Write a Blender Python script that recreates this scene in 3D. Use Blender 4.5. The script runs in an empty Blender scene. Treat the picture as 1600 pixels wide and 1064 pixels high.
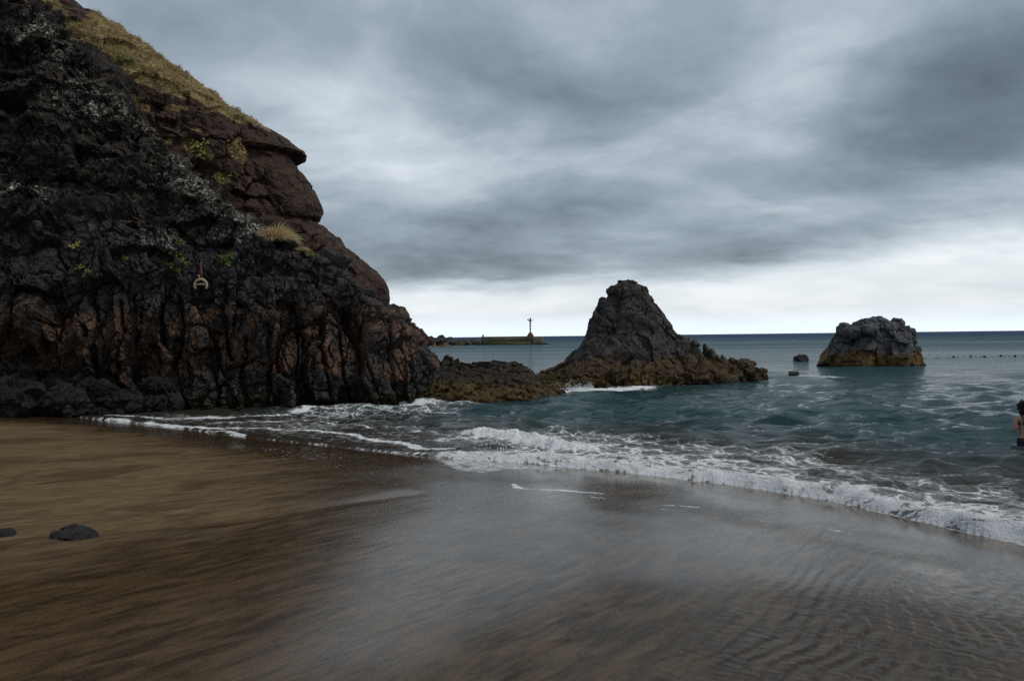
import bpy, math, random
import numpy as np
from mathutils import Matrix, Vector

rng = np.random.default_rng(7)
random.seed(7)
scene = bpy.context.scene
COL = scene.collection
f32 = np.float32

# ------------------------------------------------------------------ camera
CAM_H = 2.30
FOC = 1200.0                       # focal length in pixels of a 1600 px wide frame
cam_d = bpy.data.cameras.new('camera')
cam = bpy.data.objects.new('camera', cam_d)
COL.objects.link(cam)
cam_d.sensor_width = 36.0
cam_d.lens = 36.0 * FOC / 1600.0
cam_d.clip_start = 0.05
cam_d.clip_end = 60000
RM = Matrix.Rotation(math.radians(90 - 0.29), 3, 'X') @ Matrix.Rotation(math.radians(-0.676), 3, 'Z')
cam.matrix_world = Matrix.Translation((0, 0, CAM_H)) @ RM.to_4x4()
scene.camera = cam
R3 = np.array(RM)


def ray(px, py):
    v = np.array([(px - 800.0) / FOC, (532.0 - py) / FOC, -1.0])
    w = R3 @ v
    return w / w[1]


def at_depth(px, py, d):
    """world point seen at a photo position, at distance d along +Y"""
    w = ray(px, py)
    return np.array([w[0] * d, d, CAM_H + w[2] * d])


def on_ground(px, py, z=0.0):
    w = ray(px, py)
    d = (z - CAM_H) / w[2]
    return np.array([w[0] * d, d, z])


def to_pix(P):
    Q = P - np.array([0, 0, CAM_H])
    V = Q @ R3
    dz = np.minimum(V[..., 2], -1e-3)
    return 800 + FOC * V[..., 0] / -dz, 532 - FOC * V[..., 1] / -dz


# ------------------------------------------------------------------ noise
def _hash(ix, iy, iz, seed):
    h = (ix.astype(np.uint32) * np.uint32(374761393)) ^ (iy.astype(np.uint32) * np.uint32(668265263)) ^ (iz.astype(np.uint32) * np.uint32(2246822519))
    h = h + np.uint32((seed * 3266489917) & 0xffffffff)
    h = (h ^ (h >> np.uint32(15))) * np.uint32(2246822519)
    h = (h ^ (h >> np.uint32(13))) * np.uint32(3266489917)
    return h ^ (h >> np.uint32(16))


def perlin(P, seed=0):
    P = np.asarray(P, f32)
    I = np.floor(P).astype(np.int32)
    Fr = P - I
    u = Fr * Fr * Fr * (Fr * (Fr * 6 - 15) + 10)
    out = np.zeros(P.shape[:-1], f32)
    for dx in (0, 1):
        wx = u[..., 0] if dx else 1 - u[..., 0]
        for dy in (0, 1):
            wy = u[..., 1] if dy else 1 - u[..., 1]
            for dz in (0, 1):
                wz = u[..., 2] if dz else 1 - u[..., 2]
                h = _hash(I[..., 0] + dx, I[..., 1] + dy, I[..., 2] + dz, seed)
                gx = (h & np.uint32(1023)).astype(f32) / 511.5 - 1
                gy = ((h >> np.uint32(10)) & np.uint32(1023)).astype(f32) / 511.5 - 1
                gz = ((h >> np.uint32(20)) & np.uint32(1023)).astype(f32) / 511.5 - 1
                out += wx * wy * wz * (gx * (Fr[..., 0] - dx) + gy * (Fr[..., 1] - dy) + gz * (Fr[..., 2] - dz))
    return out * 1.25


def fbm(P, octv=4, seed=0, gain=0.5, ridged=False):
    P = np.asarray(P, f32)
    a, tot, out = 1.0, 0.0, 0
    for k in range(octv):
        n = perlin(P, seed + k * 17)
        if ridged:
            n = 1 - 2 * np.abs(n)
        out = out + a * n
        tot += a
        a *= gain
        P = P * 2.03 + 11.3
    return out / tot


def voronoi(P, seed=0, jit=1.0):
    """F1, F2, vector from the nearest cell centre, three randoms of the nearest cell"""
    P = np.asarray(P, f32)
    shp = P.shape[:-1]
    P = P.reshape(-1, 3)
    I = np.floor(P).astype(np.int32)
    n = len(P)
    f1 = np.full(n, 9e9, f32)
    f2 = np.full(n, 9e9, f32)
    vec = np.zeros((n, 3), f32)
    idh = np.zeros(n, np.uint32)
    for dx in (-1, 0, 1):
        for dy in (-1, 0, 1):
            for dz in (-1, 0, 1):
                cx, cy, cz = I[:, 0] + dx, I[:, 1] + dy, I[:, 2] + dz
                h = _hash(cx, cy, cz, seed)
                vx = P[:, 0] - (cx + 0.5 + jit * ((h & np.uint32(1023)).astype(f32) / 1023 - .5))
                vy = P[:, 1] - (cy + 0.5 + jit * (((h >> np.uint32(10)) & np.uint32(1023)).astype(f32) / 1023 - .5))
                vz = P[:, 2] - (cz + 0.5 + jit * (((h >> np.uint32(20)) & np.uint32(1023)).astype(f32) / 1023 - .5))
                d = vx * vx + vy * vy + vz * vz
                c = d < f1
                f2 = np.where(c, f1, np.minimum(f2, d))
                f1 = np.where(c, d, f1)
                vec[c, 0] = vx[c]
                vec[c, 1] = vy[c]
                vec[c, 2] = vz[c]
                idh[c] = h[c]
    h2 = _hash(idh, idh >> np.uint32(7), idh >> np.uint32(3), seed + 5)
    r = np.stack([(h2 & np.uint32(1023)), (h2 >> np.uint32(10)) & np.uint32(1023), (h2 >> np.uint32(20)) & np.uint32(1023)], 1).astype(f32) / 511.5 - 1
    return np.sqrt(f1).reshape(shp), np.sqrt(f2).reshape(shp), vec.reshape(shp + (3,)), r.reshape(shp + (3,))


def sstep(a, b, x):
    t = np.clip((x - a) / (b - a), 0, 1)
    return t * t * (3 - 2 * t)


def seg_dist(X, Y, pts):
    best = np.full(X.shape, 1e9)
    for (x0, y0), (x1, y1) in zip(pts[:-1], pts[1:]):
        dx, dy = x1 - x0, y1 - y0
        t = np.clip(((X - x0) * dx + (Y - y0) * dy) / (dx * dx + dy * dy + 1e-12), 0, 1)
        best = np.minimum(best, np.hypot(X - x0 - t * dx, Y - y0 - t * dy))
    return best


def inside(X, Y, poly):
    r = np.zeros(X.shape, bool)
    n = len(poly)
    for i in range(n):
        x0, y0 = poly[i]
        x1, y1 = poly[(i + 1) % n]
        c = ((y0 > Y) != (y1 > Y)) & (X < (x1 - x0) * (Y - y0) / ((y1 - y0) or 1e-12) + x0)
        r ^= c
    return r


def poly_sd(X, Y, poly):
    """positive inside"""
    d = seg_dist(X, Y, list(poly) + [poly[0]])
    return np.where(inside(X, Y, poly), d, -d)


# ------------------------------------------------------------------ mesh helpers
ROCKS = ('lava_rock', 'lichen_rock', 'scoria_rock', 'stack_rock', 'stack_rock_far', 'reef_rock', 'boulder_rock', 'breakwater_rock', 'foot_rock')


def mesh_object(name, V, Fq, mat=None, parent=None, attrs=None, smooth=True):
    me = bpy.data.meshes.new(name)
    V = np.ascontiguousarray(np.asarray(V, f32).reshape(-1, 3))
    if isinstance(Fq, np.ndarray):
        n, k = Fq.shape
        me.vertices.add(len(V))
        me.vertices.foreach_set('co', V.ravel())
        me.loops.add(n * k)
        me.loops.foreach_set('vertex_index', np.ascontiguousarray(Fq, np.int32).ravel())
        me.polygons.add(n)
        me.polygons.foreach_set('loop_start', np.arange(0, n * k, k, dtype=np.int32))
        me.update(calc_edges=True)
    else:
        me.from_pydata([tuple(map(float, v)) for v in V], [], [list(map(int, q)) for q in Fq])
        me.update()
    if mat and mat.name in ROCKS:
        smooth = False
    me.polygons.foreach_set('use_smooth', np.full(len(me.polygons), smooth))
    for k, a in (attrs or {}).items():
        a = np.asarray(a, f32)
        at = me.attributes.new(k, 'FLOAT', 'POINT')
        at.data.foreach_set('value', np.ascontiguousarray(a.ravel()))
    me.validate()
    if mat:
        me.materials.append(mat)
    o = bpy.data.objects.new(name, me)
    COL.objects.link(o)
    if parent:
        o.parent = parent
    return o


def empty(name, loc=(0, 0, 0)):
    o = bpy.data.objects.new(name, None)
    COL.objects.link(o)
    o.location = loc
    o.empty_display_size = 0.2
    return o


def tag(o, label=None, cat=None, group=None, kind=None):
    for k, v in (('label', label), ('category', cat), ('group', group), ('kind', kind)):
        if v:
            o[k] = v
    return o


def grid_faces(n, m, wrap=False):
    i = np.arange(n - 1)[:, None]
    j = np.arange(m if wrap else m - 1)[None, :]
    j2 = (j + 1) % m
    return np.stack([(i * m + j) + 0 * j2, i * m + j2, (i + 1) * m + j2, (i + 1) * m + j], -1).reshape(-1, 4)


def grid_normals(P, wrap):
    du = (np.roll(P, -1, 1) - np.roll(P, 1, 1)) if wrap else np.gradient(P, axis=1)
    dv = np.gradient(P, axis=0)
    N = np.cross(du, dv)
    return N / (np.linalg.norm(N, axis=-1, keepdims=True) + 1e-9)


class Loft:
    """closed rings stacked in z; each ring a superellipse between XL..XR, YF..YB round yc"""

    def __init__(s, zs, XL, XR, YF, YC, YB, nexp=2.4, n=400, shear=0.0, x0=0.0, xfine=-19, backw=.18, zshift=None):
        th = np.linspace(math.pi, 3 * math.pi, 3001)
        c, sn = np.cos(th), np.sin(th)
        rows = []
        for k, z in enumerate(zs):
            e = 2.0 / (nexp[k] if hasattr(nexp, '__len__') else nexp)
            xc, a = (XL[k] + XR[k]) / 2, (XR[k] - XL[k]) / 2
            x = xc + a * np.sign(c) * np.abs(c) ** e
            b = np.where(sn < 0, YC[k] - YF[k], YB[k] - YC[k])
            y = YC[k] + b * np.sign(sn) * np.abs(sn) ** e
            y = y + shear * (x - x0)
            ds = np.hypot(np.diff(x), np.diff(y))
            w = np.where(sn[1:] > 0.5, backw, 1.0) * np.where(x[1:] < xfine, .18, 1.0)
            cum = np.concatenate([[0], np.cumsum(ds * w)])
            t = np.linspace(0, cum[-1], n, endpoint=False)
            rows.append(np.stack([np.interp(t, cum, x), np.interp(t, cum, y), np.full(n, z)], -1))
        s.P = np.array(rows)
        s.n = n
        s.N0 = None
        s.mixn = .25

    def displace(s, fn):
        if s.N0 is None:
            s.N0 = grid_normals(s.P, True)
        d = fn(s.P, s.N0)
        N = s.N0
        if s.mixn:
            N = N * (1 - s.mixn) + grid_normals(s.P, True) * s.mixn
        s.P = s.P + N * d[..., None]
        return s

    def faces(s):
        r, m = s.P.shape[:2]
        F = grid_faces(r, m, True)
        return F

    def geo(s):
        """verts, quads, with a centre vertex capping the top"""
        r, m = s.P.shape[:2]
        return s.P.reshape(-1, 3), s.faces()


def join_geo(parts):
    V, F, o = [], [], 0
    for v, q in parts:
        V.append(v)
        F.append(q + o)
        o += len(v)
    return np.concatenate(V), np.concatenate(F)


def tab(zs, pts):
    """interpolate a (z, value) table"""
    pts = sorted(pts)
    return np.interp(zs, [p[0] for p in pts], [p[1] for p in pts])


# ------------------------------------------------------------------ material helpers
class NT:
    def __init__(s, tree):
        s.t = tree
        s.L = tree.links

    def n(s, typ, **kw):
        nd = s.t.nodes.new(typ)
        for k, v in kw.items():
            setattr(nd, k, v)
        return nd

    def put(s, sock, v):
        if hasattr(v, 'is_output') or isinstance(v, bpy.types.NodeSocket):
            s.L.new(v, sock)
        elif isinstance(v, (tuple, list)) and len(v) == 3 and sock.type == 'RGBA':
            sock.default_value = (*v, 1)
        else:
            sock.default_value = v

    def m(s, op, a, b=None, c=None, clamp=False):
        nd = s.n('ShaderNodeMath', operation=op, use_clamp=clamp)
        for i, v in enumerate((a, b, c)):
            if v is not None:
                s.put(nd.inputs[i], v)
        return nd.outputs[0]

    def vm(s, op, a, b=None):
        nd = s.n('ShaderNodeVectorMath', operation=op)
        s.put(nd.inputs[0], a)
        if b is not None:
            s.put(nd.inputs[3 if op == 'SCALE' else 1], b)
        return nd.outputs[0]

    def mix(s, f, a, b, bt='MIX'):
        nd = s.n('ShaderNodeMix', data_type='RGBA', blend_type=bt)
        s.put(nd.inputs[0], f)
        s.put(nd.inputs[6], a)
        s.put(nd.inputs[7], b)
        return nd.outputs[2]

    def mixf(s, f, a, b):
        nd = s.n('ShaderNodeMix', data_type='FLOAT')
        s.put(nd.inputs[0], f)
        s.put(nd.inputs[2], a)
        s.put(nd.inputs[3], b)
        return nd.outputs[0]

    def sm(s, x, a, b, lo=0.0, hi=1.0):
        nd = s.n('ShaderNodeMapRange', interpolation_type='SMOOTHSTEP')
        s.put(nd.inputs[0], x)
        for i, v in zip((1, 2, 3, 4), (a, b, lo, hi)):
            s.put(nd.inputs[i], v)
        return nd.outputs[0]

    def noise(s, vec, scale, detail=4, rough=.55, dist=0.0, out=0):
        nd = s.n('ShaderNodeTexNoise')
        s.put(nd.inputs['Vector'], vec)
        nd.inputs['Scale'].default_value = scale
        nd.inputs['Detail'].default_value = detail
        nd.inputs['Roughness'].default_value = rough
        nd.inputs['Distortion'].default_value = dist
        return nd.outputs[out]

    def vor(s, vec, scale, feature='F1', out='Distance', rand=1.0):
        nd = s.n('ShaderNodeTexVoronoi', feature=feature)
        s.put(nd.inputs['Vector'], vec)
        nd.inputs['Scale'].default_value = scale
        nd.inputs['Randomness'].default_value = rand
        return nd.outputs[out]

    def pos(s):
        return s.n('ShaderNodeNewGeometry').outputs['Position']

    def attr(s, name):
        return s.n('ShaderNodeAttribute', attribute_name=name).outputs['Fac']

    def xyz(s, v):
        nd = s.n('ShaderNodeSeparateXYZ')
        s.put(nd.inputs[0], v)
        return nd.outputs

    def comb(s, x, y, z):
        nd = s.n('ShaderNodeCombineXYZ')
        for i, v in enumerate((x, y, z)):
            s.put(nd.inputs[i], v)
        return nd.outputs[0]

    def mapv(s, v, scale=(1, 1, 1), rot=(0, 0, 0)):
        nd = s.n('ShaderNodeMapping')
        s.put(nd.inputs['Vector'], v)
        nd.inputs['Scale'].default_value = scale
        nd.inputs['Rotation'].default_value = rot
        return nd.outputs[0]

    def ramp(s, f, stops):
        nd = s.n('ShaderNodeValToRGB')
        s.put(nd.inputs[0], f)
        el = nd.color_ramp.elements
        while len(el) < len(stops):
            el.new(.5)
        for e, (p, c) in zip(el, stops):
            e.position = p
            e.color = (*c, 1) if len(c) == 3 else c
        return nd.outputs[0]

    def bump(s, h, strength=.5, dist=.02, normal=None):
        nd = s.n('ShaderNodeBump')
        s.put(nd.inputs['Height'], h)
        s.put(nd.inputs['Strength'], strength)
        s.put(nd.inputs['Distance'], dist)
        if normal is not None:
            s.put(nd.inputs['Normal'], normal)
        return nd.outputs[0]

    def bsdf(s, color, rough=.8, spec=.5, ior=1.45, normal=None):
        nd = s.n('ShaderNodeBsdfPrincipled')
        s.put(nd.inputs['Base Color'], color)
        s.put(nd.inputs['Roughness'], rough)
        s.put(nd.inputs['Specular IOR Level'], spec)
        nd.inputs['IOR'].default_value = ior
        if normal is not None:
            s.put(nd.inputs['Normal'], normal)
        return nd.outputs[0]


def material(name):
    mt = bpy.data.materials.new(name)
    mt.use_nodes = True
    mt.node_tree.nodes.clear()
    g = NT(mt.node_tree)
    out = g.n('ShaderNodeOutputMaterial')

    def done(sh):
        g.L.new(sh, out.inputs['Surface'])
        return mt
    return g, done


def simple(name, col, rough=.8, var=.25, scale=6.0, spec=.3, bumpd=.0):
    g, done = material(name)
    p = g.pos()
    n = g.noise(p, scale, 5, .6)
    c = g.mix(n, tuple(x * (1 - var) for x in col), tuple(x * (1 + var) for x in col))
    nrm = g.bump(n, .5, bumpd) if bumpd else None
    return done(g.bsdf(c, rough, spec, normal=nrm))


def rock_material(name, dark, light, band=None, weed_top=None, weed_col=(.10, .065, .018), stain=True, lichen=False, grassy=False, wetline=.35, spec=.22, green=False, scale=1.0):
    """basalt: dark base, lighter worn patches, brown band, weed near the sea, pale lichen flecks"""
    g, done = material(name)
    p = g.pos()
    z = g.xyz(p)[2]
    n1 = g.noise(p, .55 * scale, 6, .6, .4)
    n2 = g.noise(p, 3.1 * scale, 8, .68, .3)
    n3 = g.noise(p, 17.0 * scale, 6, .7)
    c = g.mix(g.sm(n2, .34, .68), dark, light)
    c = g.mix(g.m('MULTIPLY', g.sm(n3, .55, .75), .25), c, tuple(x * 1.7 for x in light))
    if band:
        z0, z1, bc = band
        zz = g.m('ADD', z, g.m('MULTIPLY', g.m('SUBTRACT', n1, .5), 3.2))
        bm = g.m('MULTIPLY', g.sm(zz, z0, z0 + .5), g.sm(zz, z1, z1 - .9))
        bm = g.m('MULTIPLY', bm, g.sm(g.noise(p, 1.1, 6, .6, .8), .40, .60))
        bcv = g.mix(n2, tuple(x * .45 for x in bc), tuple(x * 1.25 for x in bc))
        c = g.mix(g.m('MULTIPLY', bm, .9), c, bcv)
        om = g.m('MULTIPLY', g.sm(zz, .5, 1.2), g.sm(zz, 2.6, 1.6))
        om = g.m('MULTIPLY', om, g.sm(g.noise(p, 1.7, 5, .6, 1.0), .62, .70))
        c = g.mix(g.m('MULTIPLY', om, .75), c, (.16, .080, .035))
    if weed_top is not None:
        zz = g.m('ADD', z, g.m('ADD', g.m('MULTIPLY', g.m('SUBTRACT', n2, .5), 1.2), g.m('MULTIPLY', g.m('SUBTRACT', n1, .5), 1.3)))
        wm = g.sm(zz, weed_top + .25, weed_top - .25)
        wcol = g.mix(g.sm(g.noise(p, 4.3, 8, .7), .35, .65), tuple(x * .35 for x in weed_col), tuple(x * 1.35 for x in weed_col))
        wcol = g.mix(g.sm(n3, .45, .7), wcol, tuple(x * .3 for x in weed_col))
        c = g.mix(g.m('MULTIPLY', wm, .88), c, wcol)
        if green:
            c = g.mix(g.m('MULTIPLY', wm, g.sm(n1, .45, .6)), c, (.05, .065, .015))
        c = g.mix(g.m('MULTIPLY', g.sm(z, wetline, wetline - .2), .75), c, (.012, .009, .006))
    if lichen:
        a = g.attr('lichen')
        fa = g.sm(g.noise(p, 6.5, 5, .7, .6), .52, .58)
        fb_ = g.sm(g.noise(p, 15.0, 4, .7, .4), .55, .61)
        fl = g.m('MULTIPLY', g.m('MAXIMUM', g.m('MULTIPLY', fa, g.sm(n3, .42, .52)), fb_), g.sm(g.noise(p, 1.9, 4, .6), .38, .52))
        pm = g.m('MULTIPLY', fl, g.sm(g.m('ADD', a, g.m('MULTIPLY', g.m('SUBTRACT', n2, .5), 1.5)), .36, .66))
        lc = g.mix(n3, (.20, .18, .14), (.62, .58, .50))
        c = g.mix(pm, c, lc)
        vs = g.m('MULTIPLY', g.sm(g.vor(p, 7.0), .17, .09), g.sm(g.noise(p, .9, 3), .5, .62))
        c = g.mix(g.m('MULTIPLY', vs, g.sm(a, .02, .2)), c, (.33, .30, .24))
    if grassy:
        a = g.attr('grass')
        gm = g.sm(g.m('ADD', a, g.m('MULTIPLY', g.m('SUBTRACT', n2, .5), 1.1)), .40, .62)
        gc = g.mix(g.sm(g.noise(g.mapv(p, (1, 1, 3.0), (0, .55, 0)), 1.3, 8, .7), .35, .65), (.14, .098, .040), (.40, .29, .13))
        gc = g.mix(g.sm(n1, .5, .66), gc, (.13, .12, .035))
        gc = g.mix(g.sm(n3, .5, .75), gc, (.06, .04, .02))
        c = g.mix(g.m('MULTIPLY', gm, .92), c, gc)
    h = g.m('ADD', g.m('MULTIPLY', n2, 1.0), g.m('ADD', g.m('MULTIPLY', n3, .42), g.m('MULTIPLY', g.noise(p, 60, 4, .7), .12)))
    h = g.m('SUBTRACT', h, g.m('MULTIPLY', g.sm(g.vor(g.vm('ADD', p, g.vm('SCALE', g.noise(p, 2.5, 3, .6, out=1), .35)), 2.2, 'DISTANCE_TO_EDGE'), .05, .0), .25))
    nrm = g.bump(h, .9, .10)
    pt = g.n('ShaderNodeNewGeometry').outputs['Pointiness']
    c = g.mix(g.m('MULTIPLY', g.sm(pt, .515, .60), .45), c, g.vm('SCALE', c, 2.2))
    rough = g.mixf(n2, .75, .5)
    return done(g.bsdf(c, rough, spec, normal=nrm))


# ------------------------------------------------------------------ shoreline, sand and sea
SHORE_PX = [(108, 651), (240, 665), (400, 685), (560, 702), (690, 716), (850, 727), (1000, 741), (1160, 760), (1300, 783), (1450, 817), (1600, 852)]
SHORE = [tuple(on_ground(*p)[:2]) for p in SHORE_PX]
_d0 = np.array(SHORE[0]) - np.array(SHORE[1])
_d1 = np.array(SHORE[-1]) - np.array(SHORE[-2])
# the swash tip turns back along the foot of the cliff, the other end runs on down the beach
SHORE_ALL = [(-90000., 48.), (-13.2, 48.), (-13.0, 25.2), (-13.6, 24.6)] + SHORE + [(8.0, 5.6), (14., 0.), (34., -16.)]
# sea side polygon
SEA_POLY = SHORE_ALL + [(90000., -16.), (90000., 90000.), (-90000., 90000.)]


def shore_s(X, Y):
    """landward distance from the water's edge (negative out at sea)"""
    return -np.where(inside(X, Y, SEA_POLY), 1, -1) * seg_dist(X, Y, SHORE_ALL)


def gp(pts, z=0.0):
    return [tuple(on_ground(px, py, z)[:2]) for px, py in pts]


def sand_base(s):
    return np.where(s > 0, .062 * s / (1 + np.maximum(s, 0) * .012), .085 * s)


GROOVE = [tuple(on_ground(px, py, zz)[:2]) for px, py, zz in [(-60, 838, .47), (20, 834, .47), (90, 824, .46), (170, 826, .45), (260, 812, .43), (400, 799, .4), (520, 785, .33), (640, 770, .25)]]
SCARP = [tuple(on_ground(px, py, zz)[:2]) for px, py, zz in [(690, 1090, .6), (740, 1030, .58), (800, 1000, .55), (862, 962, .5), (905, 935, .45)]]


def sand_z(X, Y, fine=True):
    s = shore_s(X, Y)
    z = sand_base(s)
    P = np.stack([X, Y, 0 * X], -1)
    land = sstep(.0, 2.5, s)
    z = z + land * .060 * fbm(P * np.array([.30, .30, 1]), 3, 5)
    # drained groove running past the half buried stones, with a lip on the near side
    g = seg_dist(X, Y, GROOVE)
    w = .18 + .10 * perlin(P * 1.3, 31)
    z = z - .026 * np.exp(-(g / w) ** 2) * sstep(0, .4, s)
    if fine:
        # scarp at the bottom: ground drops on its right hand side
        sc = seg_dist(X + .22 * fbm(P * 1.6, 3, 47), Y + .22 * fbm(P * 1.6, 3, 48), SCARP)
        a, b = np.array(SCARP[0]), np.array(SCARP[-1])
        side = (X - a[0]) * (b[1] - a[1]) - (Y - a[1]) * (b[0] - a[0])
        z = z - .012 * sstep(-.15, .15, side / 1.2) * np.exp(-sc / .40) * (1 - np.exp(-(sc / .035) ** 2)) * sstep(7.2, 5.6, Y)
        # ripples of the backwash
        q1 = X * .82 - Y * .57
        q2 = X * .57 + Y * .82
        Q = np.stack([q1, q2, 0 * X], -1)
        warp = .34 * fbm(P * .7, 3, 8) + .05 * fbm(P * 4, 2, 9)
        ph = (q1 + warp) / .135
        tri = ph - np.floor(ph)
        saw = np.where(tri < .72, tri / .72, (1 - tri) / .28)
        saw = saw * saw * (3 - 2 * saw)
        rm = sstep(-.2, 1.8, X - (Y - 4.0) * .5) * sstep(7.6, 5.6, Y) * sstep(.3, 1.2, s)
        z = z + rm * .0078 * (saw - .5) * (0.45 + 1.1 * np.clip(fbm(P * 1.1, 2, 21) + .5, 0, 1))
        z = z + rm * .0055 * perlin(np.stack([q1 * 7, q2 * 19, 0 * X], -1), 12)
        st = fbm(np.stack([q1 * 15 + 1.5 * perlin(P * .8, 3), q2 * 2.6, 0 * X], -1), 4, 14)
        sm_ = np.clip(.15 + 1.7 * (fbm(P * np.array([.45, .45, 1]), 3, 46) + .18), .05, 1.25)
        z = z + land * sm_ * .0036 * st + land * sm_ * .0025 * np.minimum(0, fbm(np.stack([q1 * 14 + 2 * perlin(P * .7, 6), q2 * 1.6, 0 * X], -1), 2, 44)) * 2
    return z


def polar_grid(rs, half_fine, ncol, half_wide, nside):
    a = np.concatenate([np.linspace(-half_wide, -half_fine, nside, endpoint=False), np.linspace(-half_fine, half_fine, ncol), np.linspace(half_fine, half_wide, nside + 1)[1:]])
    A = np.radians(a)
    Rr, AA = np.meshgrid(rs, A, indexing='ij')
    return Rr * np.sin(AA), Rr * np.cos(AA)


def px_rows(h, r0, r1, step):
    """distances whose picture spacing is about `step` px for an eye h above the surface"""
    k = h * 768.0
    n = int(k * (1 / r0 - 1 / r1) / step)
    return 1 / np.linspace(1 / r0, 1 / r1, n)


# sand
rs = np.concatenate([[.2, .8, 1.6, 2.3], px_rows(1.75, 2.8, 31, 1.0), np.linspace(32, 60, 12)])
X, Y = polar_grid(rs, 38, 900, 110, 40)
Z = sand_z(X, Y)
s = shore_s(X, Y)
PX, PY = to_pix(np.stack([X, Y, Z], -1))
P0 = np.stack([X, Y, 0 * X], -1)
# dry patch on the left: drained sand above the last swash
DRY = gp([(-400, 640), (100, 655), (235, 676), (330, 700), (420, 722), (400, 738), (445, 752), (470, 790), (400, 815), (250, 850), (100, 890), (-60, 935), (-500, 960)], .3)
dsd = poly_sd(X, Y, DRY)
q1 = X * .82 - Y * .57
q2 = X * .57 + Y * .82
stv = fbm(np.stack([q1 * 2.2, q2 * .55, 0 * X], -1), 4, 61)
dry = sstep(-1.1, 1.3, dsd + 1.5 * stv + .6 * fbm(P0 * .6, 3, 62))
dry = dry * sstep(.05, .5, s)
# thin residual foam lines left by the backwash
foam = np.zeros_like(X)
LINES = [([(800, 762), (826, 770), (880, 774), (925, 776), (942, 779)], .10, 1.0), ([(1000, 795), (1040, 797), (1078, 798)], .05, .75),
         ([(1020, 806), (1120, 808), (1200, 818), (1290, 826), (1400, 832), (1520, 840)], .07, .55), ([(940, 784), (930, 790)], .05, .7),
         ([(870, 757), (1000, 768), (1060, 768), (1100, 772)], .04, .45)]
for pts, w, a in LINES:
    l = gp(pts, .08)
    dd = seg_dist(X + .35 * fbm(P0 * 1.7, 4, 71), Y + .35 * fbm(P0 * 1.7, 4, 72), l)
    w = w * (1 + 1.2 * fbm(P0 * 1.3, 2, 75))
    foam = np.maximum(foam, (a - .12 + .5 * fbm(P0 * 3, 3, 76)) * np.exp(-(dd / w) ** 2))
pool = gp([(690, 718), (720, 714), (800, 722), (880, 728), (870, 738), (790, 735), (752, 748), (700, 737), (680, 724)], .03)
psd = poly_sd(X, Y, pool)
foam = np.maximum(foam, 0.56 * sstep(-.12, .15, psd + .35 * fbm(P0 * 2.3, 3, 73)))
foam = np.maximum(foam, 0.6 * sstep(.14, .01, np.abs(s + .1 * fbm(P0 * 2, 3, 74))) * sstep(-4.5, -3, X))
# small white beads of foam stranded left of the middle
bead = gp([(330, 694), (520, 704), (690, 722), (640, 752), (560, 750), (420, 728)], .05)
beads = sstep(-.3, .6, poly_sd(X, Y, bead))
ripple = sstep(-.2, 1.8, X - (Y - 4.0) * .5) * sstep(7.8, 5.4, Y) * sstep(.6, 1.8, s)
gpoly = gp([(600, 770), (690, 735), (850, 735), (1000, 765), (1250, 822), (1450, 845), (1700, 900), (1600, 915), (1400, 895), (1150, 880), (960, 890), (840, 935), (660, 1000), (520, 1080), (400, 1090), (450, 1010), (540, 930), (590, 850)], .35)
gloss = sstep(-.45, .75, poly_sd(X, Y, gpoly) + .45 * fbm(P0 * .8, 4, 83))
film = sstep(2.2, .4, s + .5 * fbm(P0 * .7, 3, 81))

g, done = material('wet_sand')
p = g.pos()
x_, y_, z_ = g.xyz(p)
dryf = g.attr('dry')
ff = g.attr('foam')
qv = g.mapv(p, (1, 1, 1), (0, 0, math.radians(35)))
streak = g.noise(g.mapv(qv, (6.0, 1.3, 1)), 1.4, 8, .62, .6)
streak2 = g.noise(g.mapv(qv, (30, 4.5, 1)), 1.5, 6, .7, .5)
grain = g.noise(p, 190, 3, .8)
grain2 = g.noise(p, 85, 3, .8)
big = g.noise(p, .5, 5, .55, .6)
wetc = g.mix(g.sm(streak, .35, .65), (.024, .0142, .0062), (.078, .048, .0225))
dryc = g.mix(g.sm(streak, .15, .85), (.062, .040, .022), (.180, .124, .070))
dryc = g.mix(g.m('MULTIPLY', g.sm(g.noise(g.mapv(qv, (1.0, .7, 1)), .9, 6, .6, .8), .46, .64), .65), dryc, (.046, .031, .019))
c = g.mix(dryf, wetc, dryc)
c = g.mix(g.m('MULTIPLY', g.sm(streak2, .56, .70), g.m('MULTIPLY', g.sm(g.noise(p, .8, 4, .6), .42, .62), .6)), c, (.014, .011, .009))
c = g.mix(g.m('MULTIPLY', g.attr('ripple'), .5), c, (.020, .015, .010))
c = g.mix(g.m('MULTIPLY', g.sm(grain, .55, .78), .55), c, (.19, .15, .10))
c = g.mix(g.m('MULTIPLY', g.sm(grain, .45, .25), .55), c, (.012, .010, .008))
c = g.mix(g.m('MULTIPLY', g.sm(grain2, .56, .70), .45), c, (.20, .145, .085))
c = g.mix(g.m('MULTIPLY', g.sm(grain2, .44, .30), .5), c, (.014, .010, .007))
fn = g.noise(p, 9, 6, .68, .8)
fm = g.sm(g.m('ADD', ff, g.m('MULTIPLY', g.m('SUBTRACT', fn, .5), 1.3)), .42, .72)
bd = g.m('MULTIPLY', g.sm(g.vor(p, 6.0), .17, .10), g.sm(g.noise(p, 2.0, 3), .40, .5))
fm = g.m('MAXIMUM', fm, g.m('MULTIPLY', g.m('MULTIPLY', bd, g.attr('beads')), .9))
c = g.mix(g.m('MULTIPLY', fm, .9), c, (.62, .64, .66))
wet = g.m('SUBTRACT', 1.0, dryf)
rgh = g.mixf(dryf, g.mixf(g.attr('film'), g.mixf(g.attr('ripple'), g.mixf(g.sm(big, .42, .58), .09, .20), .30), .08), .85)
rgh = g.mixf(fm, rgh, .6)
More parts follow.
